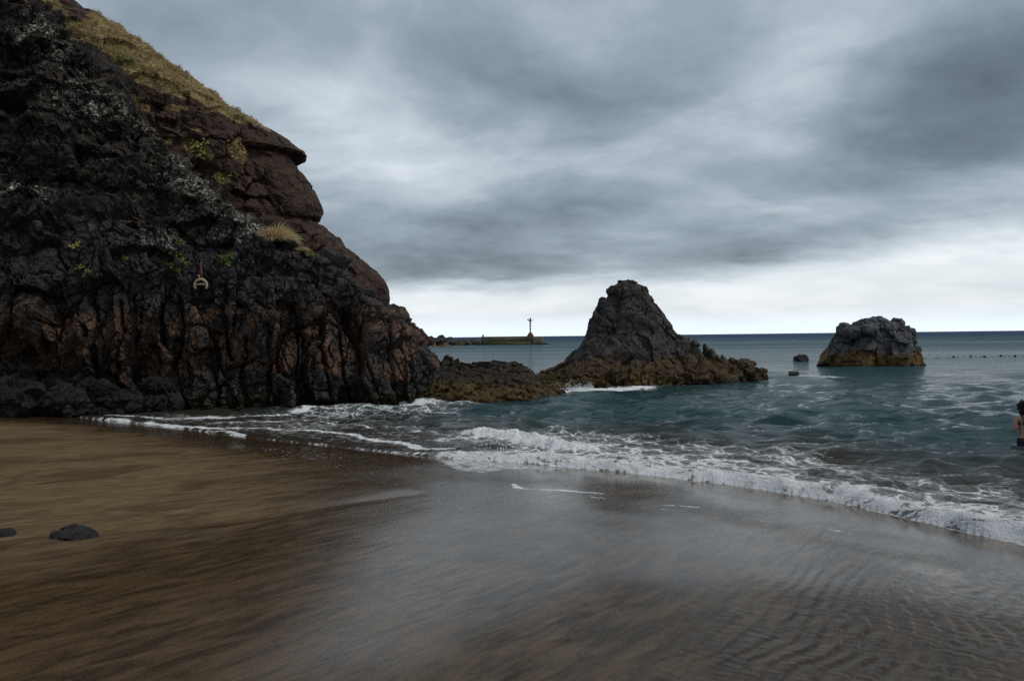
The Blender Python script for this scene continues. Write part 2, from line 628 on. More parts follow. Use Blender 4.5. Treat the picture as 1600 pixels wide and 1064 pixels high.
hh = g.m('ADD', g.m('MULTIPLY', grain, .00035), g.m('ADD', g.m('MULTIPLY', streak2, .0026), g.m('MULTIPLY', grain2, .0006)))
hh = g.m('MULTIPLY', hh, g.mixf(g.attr('film'), 1.0, .35))
nrm = g.bump(hh, .8, 1.0)
gl = g.m('MAXIMUM', g.attr('gloss'), g.attr('film'))
sb = g.bsdf(c, rgh, g.m('MULTIPLY', wet, g.mixf(gl, .08, .82)), 1.52, normal=nrm)
sb.node.inputs['Specular Tint'].default_value = (1.0, .86, .72, 1)
g.put(sb.node.inputs['Coat Weight'], g.m('MULTIPLY', g.m('MULTIPLY', wet, gl), .15))
sb.node.inputs['Coat Roughness'].default_value = .16
sb.node.inputs['Coat IOR'].default_value = 1.4
sb.node.inputs['Coat Tint'].default_value = (1.0, .93, .85, 1)
M_SAND = done(sb)
tag(mesh_object('sand_beach', np.stack([X, Y, Z], -1), grid_faces(*X.shape), M_SAND,
                attrs={'ripple': ripple, 'gloss': gloss, 'dry': dry, 'foam': foam, 'beads': beads, 'film': film}), kind='structure')

# sea
rs = np.concatenate([px_rows(2.3, 5.2, 75, .85), 1 / np.linspace(1 / 76., 1 / 700., 50)[0:], np.geomspace(720, 40000, 30)])
X, Y = polar_grid(rs, 37, 1000, 85, 40)
s = shore_s(X, Y)
w = -s
P0 = np.stack([X, Y, 0 * X], -1)
Rr = np.hypot(X, Y)
lod = sstep(150, 40, Rr)
depth = sstep(.2, 5.0, w)
# wind sea: crests lie roughly along x, short and steep
sp = Rr ** 2 / (2.3 * 768) * .85
rw = np.random.default_rng(3)
wx1 = X + .9 * fbm(P0 * .25, 3, 103)
wy1 = Y + .9 * fbm(P0 * .25, 3, 104)
wv = 0 * X
for k in range(36):
    lam = .32 * (4.6 / .32) ** ((k + rw.uniform(0, 1)) / 36)
    an = rw.normal(0, .50) + .25
    kx, ky = -math.sin(an) * 2 * math.pi / lam, -math.cos(an) * 2 * math.pi / lam
    th = kx * wx1 + ky * wy1 + rw.uniform(0, 6.28)
    grp = .55 + .9 * np.clip(perlin(P0 * (.45 / lam) + 7.7 * k, 105), -.5, .6)
    wv = wv + (.0050 + .0220 * float(np.exp(-(math.log(lam / 1.1) / .75) ** 2))) * lam * grp * (np.sin(th) - .34 * np.cos(2 * th)) * sstep(1.8, 3.6, lam / sp)
wv2 = fbm(np.stack([X * 1.9 - Y * .2, Y * 3.3, 0 * X + 3], -1), 3, 111, .55, True)
sw = fbm(np.stack([X * .10, Y * .24, 0 * X], -1), 2, 121)
Z = (depth * (1.0 * wv + .07 * lod * sw) + (1 - depth) * sstep(0, .5, w) * lod * (.030 * wv2 + .3 * wv) * (.25 + .75 * sstep(-3, 1, X)))
# the spilling breaker
q_al = X * .777 - Y * .628                        # along the beach
hx = sstep(-2.2, 1.2, X) * (.75 + .5 * fbm(np.stack([q_al * .55, 0 * X, 0 * X], -1), 2, 131))
lump = fbm(P0 * np.array([3.2, 3.2, 1]), 4, 141)
wl = w + .16 * fbm(P0 * 1.4, 3, 142) * sstep(-3, 0, X)
roll = sstep(-.02, .22, wl) * np.exp(-np.maximum(wl - .2, 0) / 1.3)
Z = Z + .20 * hx * roll * (1 + .55 * lump) + (.030 + .02 * sstep(-9, -12, X)) * sstep(-.05, .12, w) * (1 - sstep(-2, 1, X))
BACK = gp([(742, 682), (790, 688), (850, 700), (905, 712)])
bd_ = seg_dist(X, Y, BACK)
Z = Z + .17 * np.exp(-(bd_ / .38) ** 2) * (1 + .6 * lump)
Z = np.where(w < 0, np.minimum(Z, -.03 + .0 * Z), Z)
Z = Z - .03 * sstep(.1, -.1, w)

# foam coverage
foam = np.zeros_like(X)
fz = fbm(P0 * .9, 4, 151)
band = gp([(690, 716), (850, 728), (1000, 742), (1160, 761), (1300, 784), (1450, 819), (1600, 856), (1720, 890), (1720, 850), (1600, 805), (1450, 782), (1350, 765), (1250, 742), (1150, 722), (1050, 706), (950, 696), (850, 682), (790, 676), (742, 674), (760, 692), (800, 704), (740, 708)])
bs = poly_sd(X, Y, band)
foam = np.maximum(foam, (.52 + .17 * sstep(.6, .1, w) + .30 * fbm(P0 * 2.6, 4, 156)) * sstep(-.30, .35, bs + .45 * fz + .5 * sstep(.7, .2, w)))
lace = gp([(690, 700), (700, 672), (880, 672), (1080, 690), (1280, 712), (1420, 745), (1600, 780), (1720, 800), (1720, 850), (1600, 810), (1300, 750), (1000, 700), (800, 700)])
foam = np.maximum(foam, .44 * sstep(-.6, .6, poly_sd(X, Y, lace) + .7 * fz))
washp = gp([(108, 650), (240, 642), (345, 650), (420, 640), (560, 630), (700, 628), (760, 632), (720, 650), (660, 664), (690, 690), (690, 716), (560, 702), (400, 684), (240, 664)])
foam = np.maximum(foam, .47 * sstep(-.4, .8, poly_sd(X, Y, washp) + .5 * fz) * sstep(-14.5, -9.5, X) * (.62 + .75 * fbm(P0 * .45, 3, 158) + .25 * sstep(2.5, 6, w)))
# lines of foam carried in along the swash
for pts, wd, a in [([(108, 651), (240, 664), (330, 671), (420, 672), (520, 678), (600, 690), (690, 706)], .16, .9),
                   ([(240, 664), (400, 685), (560, 702), (690, 716)], .10, .75), ([(108, 651), (150, 647), (230, 655), (270, 657)], .14, .8),
                   ([(300, 655), (420, 650), (560, 634), (690, 629)], .30, .85), ([(330, 662), (470, 660), (600, 668), (700, 684)], .2, .62),
                   ([(690, 690), (760, 684), (830, 690)], .3, .6)]:
    l = gp(pts)
    dd = seg_dist(X + .7 * fbm(P0 * .7, 4, 161), Y + .7 * fbm(P0 * .7, 4, 162), l)
    foam = np.maximum(foam, (a * .92 + .5 * fbm(P0 * np.array([.7, 1.4, 1]), 3, 164)) * np.exp(-(dd / (wd * (1 + .9 * fz))) ** 2))
bk = np.exp(-(bd_ / .55) ** 2)
foam = np.maximum(foam, .95 * bk)
# white water round the reef and the foot of the stack
for pts, wd, a in [([(700, 632), (780, 625), (860, 616)], .35, .62), ([(862, 613), (885, 612), (930, 610), (1000, 606)], .8, 1.0), ([(880, 606), (930, 604), (990, 602)], .55, .8), ([(1000, 602), (1060, 598)], .5, .45),
                   ([(1180, 587), (1230, 588), (1260, 586), (1300, 590)], .8, .55), ([(1150, 592), (1200, 586)], .6, .5), ([(1280, 572), (1350, 573), (1436, 570)], .6, .42), ([(830, 588), (850, 590)], 1.0, .5)]:
    l = gp(pts)
    dd = seg_dist(X + .5 * fbm(P0 * .6, 3, 171), Y + .9 * fbm(P0 * .6, 3, 172), l)
    foam = np.maximum(foam, a * np.exp(-(dd / wd) ** 2))
foam = foam * sstep(-.12, .04, w)
Z = Z + .09 * sstep(.5, .95, foam) * (lump + .6 * fbm(P0 * 9, 3, 144, .6)) * sstep(.1, .4, w)
murk = sstep(9.5, 1.2, w + 2.0 * fz)

g, done = material('sea_water')
p = g.pos()
ff = g.attr('foam')
mk = g.attr('murk')
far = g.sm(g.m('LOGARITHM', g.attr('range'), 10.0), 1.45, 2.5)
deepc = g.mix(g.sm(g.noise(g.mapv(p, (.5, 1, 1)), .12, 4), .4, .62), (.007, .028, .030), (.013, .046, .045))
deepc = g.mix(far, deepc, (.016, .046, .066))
c = g.mix(mk, deepc, (.030, .024, .017))
fn = g.noise(g.mapv(g.mapv(p, (1, 1, 1), (0, 0, math.radians(39))), (.55, 1.25, 1)), 4.6, 8, .70, 1.2)
fv = g.vor(g.vm('ADD', p, g.vm('SCALE', g.noise(p, 1.8, 4, .6, out=1), .55)), 2.6, 'DISTANCE_TO_EDGE')
fcell = g.m('SUBTRACT', g.m('ADD', g.m('MULTIPLY', fn, .75), g.m('MULTIPLY', g.sm(fv, .14, .0), .20)), .0)
fcell = g.m('ADD', fcell, g.m('MULTIPLY', g.m('SUBTRACT', g.noise(p, 17, 5, .7, .8), .5), .55))
fm = g.sm(g.m('ADD', ff, fcell), .92, 1.03)
thin = g.m('MULTIPLY', g.sm(g.m('ADD', ff, fcell), .68, .95), .28)
fm = g.m('MULTIPLY', g.m('MAXIMUM', fm, thin), g.sm(ff, .02, .2))
r1 = g.noise(g.mapv(p, (.55, 1.7, 1)), 2.6, 3, .5, .2)
r2 = g.noise(g.mapv(p, (.40, 1.3, 1)), .75, 4, .5, .2)
r3 = g.noise(g.mapv(p, (.25, 1.0, 1)), .09, 6, .65, .2)
near_h = g.m('ADD', g.m('MULTIPLY', r1, .085), g.m('MULTIPLY', r2, .16))
far_h = g.m('ADD', g.m('MULTIPLY', r2, .32), g.m('MULTIPLY', r3, 1.3))
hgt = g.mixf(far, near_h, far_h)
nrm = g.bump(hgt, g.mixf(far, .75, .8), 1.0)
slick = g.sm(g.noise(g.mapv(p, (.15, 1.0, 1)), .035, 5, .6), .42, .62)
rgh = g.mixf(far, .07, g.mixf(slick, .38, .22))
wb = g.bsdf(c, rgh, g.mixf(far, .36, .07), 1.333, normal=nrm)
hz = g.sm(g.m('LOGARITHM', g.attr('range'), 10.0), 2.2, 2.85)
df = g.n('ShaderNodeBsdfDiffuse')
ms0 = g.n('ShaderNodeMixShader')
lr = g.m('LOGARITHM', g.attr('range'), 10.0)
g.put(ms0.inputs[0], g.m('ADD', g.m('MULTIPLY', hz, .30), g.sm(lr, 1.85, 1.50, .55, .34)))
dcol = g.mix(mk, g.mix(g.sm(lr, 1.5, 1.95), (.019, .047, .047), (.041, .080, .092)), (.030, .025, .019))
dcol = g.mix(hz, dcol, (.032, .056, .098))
g.L.new(wb, ms0.inputs[1])
g.put(df.inputs['Color'], dcol)
g.L.new(df.outputs[0], ms0.inputs[2])
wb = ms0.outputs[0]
fnn = g.bump(g.noise(p, 11, 6, .75), 1.0, .09)
fb = g.bsdf(g.mix(g.sm(fn, .3, .65), (.58, .60, .61), (.90, .91, .91)), .7, .2, normal=fnn)
ms = g.n('ShaderNodeMixShader')
g.put(ms.inputs[0], fm)
g.L.new(wb, ms.inputs[1])
g.L.new(fb, ms.inputs[2])
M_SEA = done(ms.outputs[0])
tag(mesh_object('sea_water', np.stack([X, Y, Z], -1), grid_faces(*X.shape), M_SEA, attrs={'foam': foam, 'murk': murk, 'range': Rr}), kind='structure')


# ------------------------------------------------------------------ cliff
def blocks(P, size, seed, crack=.12, facet=.35, amp=1.0, warp=.13):
    """broken angular rock: tilted facets, steps and dark joints of uneven depth"""
    sz = np.array(size)
    m = sz.mean()
    Q = P + warp * m * np.stack([fbm(P / m * .55, 3, seed + 1), fbm(P / m * .55, 3, seed + 2), fbm(P / m * .55, 3, seed + 3)], -1) * 2.2
    f1, f2, v, r = voronoi(Q / sz, seed)
    e = f2 - f1
    jm = sstep(-.25, .45, perlin(P / m * .45, seed + 7))
    return amp * (1.25 * facet * (v * r).sum(-1) + .22 * r[..., 0]) - crack * jm * np.exp(-(e / .075) ** 2)


cliff = empty('sea_cliff', (-9, 26, 0))
tag(cliff, 'tall dark volcanic cliff with a grassy brow rising from the beach on the left', 'cliff')


def add_part(name, V, F, mat, attrs=None, root=cliff):
    V = np.asarray(V).reshape(-1, 3) - np.array(root.location)
    return mesh_object(name, V, F, mat, root, attrs)


def sil_table(pix, dfun):
    """(px,py) silhouette points -> (z, x) at the depth that dfun gives for their height"""
    out = []
    for px, py in pix:
        d = dfun(5.0)
        for _ in range(8):
            q = at_depth(px, py, d)
            d = dfun(q[2])
        out.append((q[2], q[0]))
    return out


# --- lower lava wall
def yc_C(z):
    return 27.9 + .10 * z
SIL_C = [(700, 640), (697, 628), (692, 600), (682, 570), (662, 548), (643, 530), (628, 514), (610, 500), (594, 488), (575, 465), (548, 440), (510, 408), (470, 388), (432, 374), (380, 362), (300, 352), (200, 345), (60, 340)]
tc = sil_table(SIL_C, yc_C)
zs = np.concatenate([np.arange(-.7, 6.7, .030)])
XR = tab(zs, tc)
SH = .20
yF = 25.9 + .22 * zs + .10 * np.maximum(zs - 3.2, 0) ** 2 * .8
YC = np.maximum(27.9 + .10 * zs, yF + .8)
lw = Loft(zs, np.full_like(zs, -34), XR, yF, YC, YC + 6 - .5 * zs, 2.6, 900, 0.0)
# the front bends towards the beach on the left
lw.P[..., 1] += SH * np.minimum(lw.P[..., 0] + 3.2, 0) * np.where(lw.P[..., 0] > -20, 1, .8)


JOINTS = [([(505, 495), (500, 545), (512, 600), (518, 640)], 3.0, .40), ([(569, 492), (566, 550), (580, 600), (595, 630)], 3.0, .40), ([(603, 505), (610, 560), (618, 610)], 2.6, .32),
          ([(535, 520), (537, 590), (552, 628)], 2.6, .34), ([(424, 520), (422, 590), (432, 650)], 3.2, .38), ([(353, 430), (352, 500), (360, 560)], 4.0, .45), ([(210, 460), (214, 520), (205, 590)], 4.5, .5),
          ([(278, 465), (284, 510), (272, 570), (290, 640)], 4.2, .42), ([(143, 450), (150, 520), (140, 585)], 4.0, .4), ([(188, 470), (192, 530), (182, 590)], 3.5, .4), ([(332, 520), (340, 590), (338, 645)], 3.2, .35),
          ([(385, 530), (378, 600), (392, 650)], 3.0, .32), ([(455, 470), (468, 540), (462, 640)], 3.0, .3), ([(640, 545), (648, 590), (652, 628)], 2.6, .28), ([(300, 470), (350, 462), (385, 480)], 2.6, .28), ([(285, 505), (345, 520)], 2.4, .26),
          ([(400, 470), (440, 500), (480, 505), (505, 500)], 3.4, .36), ([(515, 498), (560, 505), (600, 500)], 2.6, .26), ([(355, 575), (425, 560)], 2.2, .22), ([(80, 440), (92, 520), (80, 580)], 4.0, .4)]
HOLLOWS = [(120, 568, 30, 34, .55), (232, 580, 26, 40, .65), (60, 556, 30, 30, .5), (245, 528, 16, 26, .4), (165, 612, 46, 10, .45), (15, 560, 24, 40, .5), (292, 590, 10, 26, .35), (100, 500, 18, 16, .3), (440, 515, 26, 10, .28)]


def d1(P, N):
    big = .75 * fbm(P * np.array([.33, .33, .13]), 3, 201) + .30 * fbm(P * np.array([.8, .8, .4]), 3, 203)
    left = sstep(-7.0, -10.5, P[..., 0])
    under = -.75 * np.exp(-((P[..., 2] - 1.5) / .8) ** 2) * left + .06 * np.exp(-((P[..., 2] - .2) / .45) ** 2) * left
    return big * (.35 + .75 * sstep(-1.8, -5.0, P[..., 0])) + under


def d2(P, N):
    up = sstep(3.2, 4.6, P[..., 2] + 1.2 * fbm(P * .5, 3, 205))
    wq = np.stack([fbm(P * .8, 3, 207), fbm(P * .8, 3, 208), fbm(P * .8, 3, 209)], -1)
    f1, f2, v, r = voronoi(np.stack([P[..., 0] / 1.0, P[..., 1] / 1.0, P[..., 2] / 2.6], -1) + .20 * wq, 211)
    e = f2 - f1
    jm = sstep(-.35, .3, perlin(P * .6, 213))
    col = .30 * r[..., 0] + .95 * (v * r * np.array([1, 1, .6])).sum(-1) - .20 * jm * np.exp(-(e / .055) ** 2)
    # the deep joints and hollows that stand out on this wall
    u_, v_ = to_pix(P)
    u_ = u_ + 9 * fbm(P * 1.5, 4, 261, .6)
    v_ = v_ + 7 * fbm(P * 1.5, 4, 262, .6)
    fr = (N[..., 1] < .4)
    for pts, wpx, dp in JOINTS:
        col = col - fr * dp * 1.15 * np.exp(-np.maximum(seg_dist(u_, v_, pts) - .8, 0) / (.8 * wpx))
    for cx_, cy_, rx_, ry_, dp in HOLLOWS:
        q_ = ((u_ - cx_) / rx_) ** 2 + ((v_ - cy_) / ry_) ** 2
        col = col - fr * dp * sstep(1.5, .35, q_)
    col = col * (.30 + .70 * sstep(-3.2, -5.6, P[..., 0]))
    rub = .20 * fbm(P * 1.0, 4, 218, .55, True) + blocks(P, (1.25, 1.25, .95), 221, .12, .5, .95)
    return (1 - up) * col + up * rub


def d3(P, N):
    up = sstep(3.2, 4.4, P[..., 2] + .8 * fbm(P * .6, 2, 230))
    b = blocks(P, (.50, .50, .70), 231, .07, .22, .62)
    low = sstep(1.3, .4, P[..., 2] + .6 * fbm(P * .8, 2, 233))
    b2 = blocks(P, (.34, .34, .24), 236, .07, .30, .55)
    r = fbm(P * 2.4, 5, 241, .62)
    rr = fbm(P * 5.0, 4, 246, .62, True)
    chip = blocks(P, (.27, .27, .34), 251, .02, .40, .10)
    q_ = P + .25 * np.stack([fbm(P * 1.5, 3, 254), fbm(P * 1.5, 3, 255), fbm(P * 1.5, 3, 256)], -1)
    fis = -.09 * np.exp(-(np.abs(perlin(q_ * np.array([1.3, 1.3, .8]), 257)) / .035) ** 2) - .06 * np.exp(-(np.abs(perlin(q_ * 2.3, 258)) / .05) ** 2)
    return chip + fis + b * (1 - .5 * up) * .75 + .45 * low * b2 + (.05 + .03 * up) * r + (.014 + .035 * up) * rr


lw.displace(d1).displace(d2).displace(d3)
M_LAVA = rock_material('lava_rock', (.0095, .0088, .0088), (.048, .0445, .043), (.9, 3.9, (.140, .081, .049)), .42, (.042, .033, .016), lichen=True)
PP = lw.P
PXc, PYc = to_pix(PP)
# lichen and pale growth lies along the upper ledge
li = .75 * np.exp(-((PYc - 368) / 16.0) ** 2) * sstep(150, 260, PXc) * sstep(420, 380, PXc) + .5 * np.exp(-(((PXc - 255) / 22) ** 2 + ((PYc - 385) / 14) ** 2)) + .05 * sstep(430, 380, PYc)
V, F = lw.geo()
LAVA = lw
add_part('lava_wall', V, F, M_LAVA, {'lichen': li})

# --- lichen covered slope above it
def yc_B(z):
    return 27.3 + .30 * np.maximum(z - 4, 0)
SIL_B = [(470, 420), (430, 385), (395, 358), (365, 338), (330, 305), (296, 278), (262, 240), (235, 205), (205, 165), (178, 130), (120, 90), (75, 55), (52, 20), (30, -30), (0, -120), (-60, -260)]
tb = sil_table(SIL_B, yc_B)
zs = np.arange(3.6, 19.5, .045)
XR = tab(zs, tb)
YC = yc_B(zs)
YF = 26.5 + .33 * (zs - 4)
YF = np.minimum(YF, YC - .7)
lb = Loft(zs, np.full_like(zs, -40), XR, YF, YC, YC + 5, 2.0, 620, 0)
lb.P[..., 1] += .15 * np.minimum(lb.P[..., 0] + 8, 0)


def b1(P, N):
    return .95 * fbm(P * np.array([.22, .22, .16]), 3, 301) + .40 * fbm(P * .6, 3, 302, .5, True)


def b2(P, N):
    return blocks(P, (1.5, 1.5, 1.0), 311, .14, .55, 1.0) * .9 + .14 * fbm(P * 1.3, 4, 315, .6, True)


def b3(P, N):
    return blocks(P, (.5, .5, .36), 321, .05, .42, .5) * .7 + blocks(P, (.24, .24, .2), 323, .01, .4, .13) + .13 * fbm(P * 2.0, 5, 331, .64) + .06 * fbm(P * 5, 3, 335, .62, True)


lb.displace(b1).displace(b2).displace(b3)
PXb, PYb = to_pix(lb.P)
ridge = np.array([(60, 40), (130, 130), (178, 160), (240, 215), (300, 290), (350, 325), (400, 360)], float)
rd = seg_dist(PXb, PYb, [tuple(q) for q in ridge])
patch = lambda cx, cy, rx, ry: np.exp(-(((PXb - cx) / rx) ** 2 + ((PYb - cy) / ry) ** 2))
li = .40 * np.exp(-(rd / 22) ** 2) + .75 * patch(92, 152, 40, 22) + .75 * patch(38, 308, 42, 30) + .6 * patch(150, 180, 30, 14) + .4 * patch(280, 290, 60, 25) + .35 * patch(30, 60, 60, 50) + .7 * patch(360, 352, 40, 14) + .10
V, F = lb.geo()
M_LICH = rock_material('lichen_rock', (.010, .0085, .0075), (.044, .034, .026), None, None, lichen=True)
add_part('lichen_slope', V, F, M_LICH, {'lichen': li})

# --- red scoria headland with the grassy brow
def yc_A(z):
    return 32.6 + .22 * np.maximum(z - 4, 0)
SIL_A = [(690, 640), (660, 560), (622, 512), (600, 492), (598, 480), (605, 468), (604, 452), (598, 438), (575, 418), (545, 395), (525, 372), (510, 360), (492, 349), (484, 345), (490, 343), (497, 338), (499, 325), (492, 308), (482, 292), (474, 280), (464, 268), (455, 252), (450, 245), (472, 239), (466, 234), (455, 228), (430, 212), (400, 196), (360, 172), (320, 142), (270, 108), (215, 68), (160, 40), (138, 22), (110, 5), (60, -60), (-20, -150), (-140, -260)]
ta = sil_table(SIL_A, yc_A)
zs = np.arange(1.5, 20.5, .05)
# keep the table in drawn order: the nose overhangs, so sort by height only
XR = tab(zs, ta)
YC = yc_A(zs)
YF = YC - 3.6
la = Loft(zs, np.full_like(zs, -46), XR, YF, YC, YC + 7, 2.15, 720, 0, xfine=-23)
la.P[..., 1] += .18 * np.minimum(la.P[..., 0] + 9, 0)


def a1(P, N):
    d = np.clip((XR[:, None] - P[..., 0]) / 2.0, .16, 1)
    fl = .45 - .9 * (.5 + .5 * fbm(np.stack([P[..., 0] * .62 + P[..., 2] * .25, P[..., 1] * .5, P[..., 2] * .10], -1), 3, 401, .5, True)) ** 3 * sstep(10.5, 8.5, P[..., 2] + .62 * (P[..., 0] + 9))
    st = fbm(np.stack([P[..., 0] * .10, P[..., 1] * .1, (P[..., 2] + .62 * P[..., 0]) * .9], -1), 3, 402)
    cave = -.9 * np.exp(-((P[..., 0] + 12.2 + .4 * (P[..., 2] - 8)) / .55) ** 2 - ((P[..., 2] - 7.4) / 1.5) ** 2)
    return (.80 * fl + .25 * st) * d + cave


def a2(P, N):
    d = np.clip((XR[:, None] - P[..., 0]) / 1.2, .35, 1)
    st = fbm(np.stack([P[..., 0] * .5, P[..., 1] * .5, (P[..., 2] + .62 * P[..., 0]) * 2.6], -1), 4, 412, .6)
    return d * (.16 * st + blocks(P, (.9, .9, .6), 421, .06, .4, .7) * .8)


def a3(P, N):
    return .15 * fbm(P * 1.9, 5, 431, .64) + .035 * fbm(P * 6.5, 3, 436, .6, True)


la.displace(a1).displace(a2).displace(a3)
PXa, PYa = to_pix(la.P)
GRASS = [(165, 15), (240, 50), (350, 125), (405, 170), (425, 200), (400, 198), (372, 188), (329, 170), (296, 154), (247, 138), (197, 126), (148, 106), (108, 82), (66, 60), (49, 20), (10, -60), (-60, -160), (-200, -300), (-60, -300), (60, -80), (96, 6), (120, 36)]
# the brow is one face of the headland; its outline is kept where it lies on the slope
gsd = poly_sd(PXa, PYa, GRASS)
gr = sstep(-16, 14, gsd + 22 * fbm(np.stack([la.P[..., 0] * .5, la.P[..., 1] * .5, (la.P[..., 2] + .62 * la.P[..., 0]) * 2.2], -1), 4, 441, .6))
strip = seg_dist(PXa, PYa, [(82, 68), (131, 104), (174, 127), (205, 150), (230, 171)])
gr = np.maximum(gr, .62 * np.exp(-(strip / 9) ** 2))
for cx, cy, rx, ry, rot, a in [(309, 234, 27, 12, .55, 1.3), (369, 240, 20, 10, .9, 1.3), (345, 278, 16, 9, .4, 1.1), (262, 222, 9, 8, 0, .9), (300, 200, 22, 5, .3, .8), (280, 168, 24, 4, .2, .8), (345, 300, 8, 5, .3, .8), (310, 273, 12, 3, .1, .6), (228, 208, 9, 5, .4, .6), (334, 228, 6, 5, 0, .6), (205, 158, 28, 6, .6, .8), (270, 172, 26, 4, .1, .6)]:
    u = (PXa - cx) * math.cos(rot) + (PYa - cy) * math.sin(rot)
    v = -(PXa - cx) * math.sin(rot) + (PYa - cy) * math.cos(rot)
    gr = np.maximum(gr, a * np.exp(-((u / rx) ** 2 + (v / ry) ** 2)))
li = .12 + .25 * sstep(430, 380, PXa) * 0
V, F = la.geo()
M_RED = rock_material('scoria_rock', (.021, .0118, .0085), (.068, .038, .025), None, None, grassy=True, lichen=True)
add_part('scoria_headland', V, F, M_RED, {'grass': gr, 'lichen': li + 0 * gr})

# ------------------------------------------------------------------ vegetation
def blade_mesh(base, dirs, lens, widths, droop, seg=3):
    """thin tapering curved blades; arrays of n"""
    n = len(base)
    up = np.array([0, 0, 1.0])
    side = np.cross(dirs, np.array([0.15, -1.0, .1]))
    side /= np.linalg.norm(side, axis=1, keepdims=True) + 1e-9
    V = []
    for k in range(seg + 1):
        t = k / seg
        c = base + dirs * (lens * t)[:, None] + np.array([0, 0, -1.0]) * (droop * lens * t * t)[:, None]
        wd = (widths * (1 - t) ** .8 * .5)[:, None]
        V.append(c - side * wd)
        V.append(c + side * wd)
    V = np.stack(V, 1)
    m = V.shape[1]
    F = []
    for k in range(seg):
        a = np.arange(n) * m + 2 * k
        F.append(np.stack([a, a + 1, a + 3, a + 2], 1))
    return V.reshape(-1, 3), np.concatenate(F)


def blade_material(name, ca, cb):
    g, done = material(name)
    r = g.n('ShaderNodeNewGeometry').outputs['Random Per Island']
    c = g.mix(r, ca, cb)
    return done(g.bsdf(c, .8, .15))


M_DRY = blade_material('dry_grass_blades', (.19, .135, .058), (.50, .37, .185))
M_STRAW = blade_material('straw_blades', (.42, .33, .17), (.78, .64, .38))
M_GREEN = blade_material('green_leaves', (.07, .11, .022), (.20, .255, .06))
M_YELLOW = blade_material('yellow_green_blades', (.20, .19, .05), (.45, .40, .12))

# short dry grass over the brow
sel = np.argwhere((gr > .45) & (PXa > -60) & (PYa > -60))
w_ = gr[sel[:, 0], sel[:, 1]]
pick = sel[rng.choice(len(sel), min(52000, len(sel)), replace=len(sel) < 52000)]
Nn = grid_normals(la.P, True)
b = la.P[pick[:, 0], pick[:, 1]] + rng.normal(0, .03, (len(pick), 3))
dr = Nn[pick[:, 0], pick[:, 1]] * .5 + np.array([.1, 0, .8]) + rng.normal(0, .35, (len(pick), 3))
dr /= np.linalg.norm(dr, axis=1, keepdims=True)
V, F = blade_mesh(b, dr, rng.uniform(.04, .11, len(b)), rng.uniform(.012, .03, len(b)), rng.uniform(.2, .7, len(b)), 2)
cl = sel[rng.choice(len(sel), 420)]
cn = np.repeat(np.arange(420), 22)
b2_ = la.P[cl[cn, 0], cl[cn, 1]] + rng.normal(0, .05, (len(cn), 3))
d2_ = Nn[cl[cn, 0], cl[cn, 1]] * .4 + np.array([.15, -.1, .9]) + rng.normal(0, .45, (len(cn), 3))
d2_ /= np.linalg.norm(d2_, axis=1, keepdims=True)
V2, F2 = blade_mesh(b2_, d2_, rng.uniform(.12, .26, len(cn)) * rng.uniform(.6, 1.2, 420)[cn], rng.uniform(.015, .03, len(cn)), rng.uniform(.3, .8, len(cn)), 2)
V, F = join_geo([(V, F), (V2, F2)])
tag(mesh_object('dry_grass', V, F, M_DRY, smooth=False), 'short tawny grass covering the brow of the headland', 'grass', kind='stuff')


def surf_hit(loft, px, py):
    """point of the displaced cliff seen at a photo position (nearest to the eye)"""
    best = None
    for L in ([lw, lb] if loft is lw else [loft]):
        u, v = to_pix(L.P)
        d = np.hypot(u - px, v - py)
        N = grid_normals(L.P, True)
        ok = (d < 3.0) & (N[..., 1] < .3)
        if not ok.any():
            continue
        yy = np.where(ok, L.P[..., 1], 1e9)
        i = np.unravel_index(np.argmin(yy), yy.shape)
        if best is None or L.P[i][1] < best[0][1]:
            best = (L.P[i], N[i])
    if best is None:
        u, v = to_pix(loft.P)
        i = np.unravel_index(np.argmin(np.hypot(u - px, v - py)), u.shape)
        best = (loft.P[i], grid_normals(loft.P, True)[i])
    return best


def tussock(name, label, px, py, size, n, mat, surf, lean=(.35, -.2), droop=.55, cat='grass tussock', group=None):
    c, nn = surf_hit(surf, px, py)
    c = c + np.array([0, -.16, .05])
    a = rng.uniform(0, 2 * math.pi, n)
    sp = rng.uniform(0, 1, n) ** .7
    d = np.stack([np.cos(a) * sp + lean[0], np.sin(a) * sp + lean[1], 1.15 - .7 * sp], 1)
    d /= np.linalg.norm(d, axis=1, keepdims=True)
    b = c + np.stack([np.cos(a) * sp, np.sin(a) * sp, 0 * a], 1) * size * .16 + np.array([0, -.03, -.04])
    V, F = blade_mesh(b, d, size * rng.uniform(.6, 1.1, n), size * rng.uniform(.016, .034, n), droop * rng.uniform(.5, 1.2, n), 4)
    root = empty(name, tuple(c))
    tag(root, label, cat, group)
    mesh_object('blades', V - c, F, mat, root, smooth=False)
    # matted crown at the base
    th = np.linspace(0, 2 * math.pi, 15)[:-1]
    vv, ff = [], []
    for k, (rr, zz) in enumerate([(.20, -.06), (.19, .05), (.12, .13), (.03, .16)]):
        for t in th:
            vv.append((rr * size * math.cos(t) * random.uniform(.85, 1.15), rr * size * math.sin(t) * random.uniform(.85, 1.15), zz * size))
    ff = grid_faces(4, 14, True)
    mesh_object('root_clump', np.array(vv), ff, simple('matted_roots', (.09, .065, .035), .9, .4, 20), root)
    return root


tussock('grass_tussock', 'large pale straw tussock fanning out below the red overhang', 434, 377, 1.0, 1000, M_STRAW, lw, (.45, -.25), .5)
tussock('grass_tussock', 'small straw tussock just right of the large one on the ledge', 474, 392, .36, 260, M_STRAW, lw, (.35, -.3), .6)


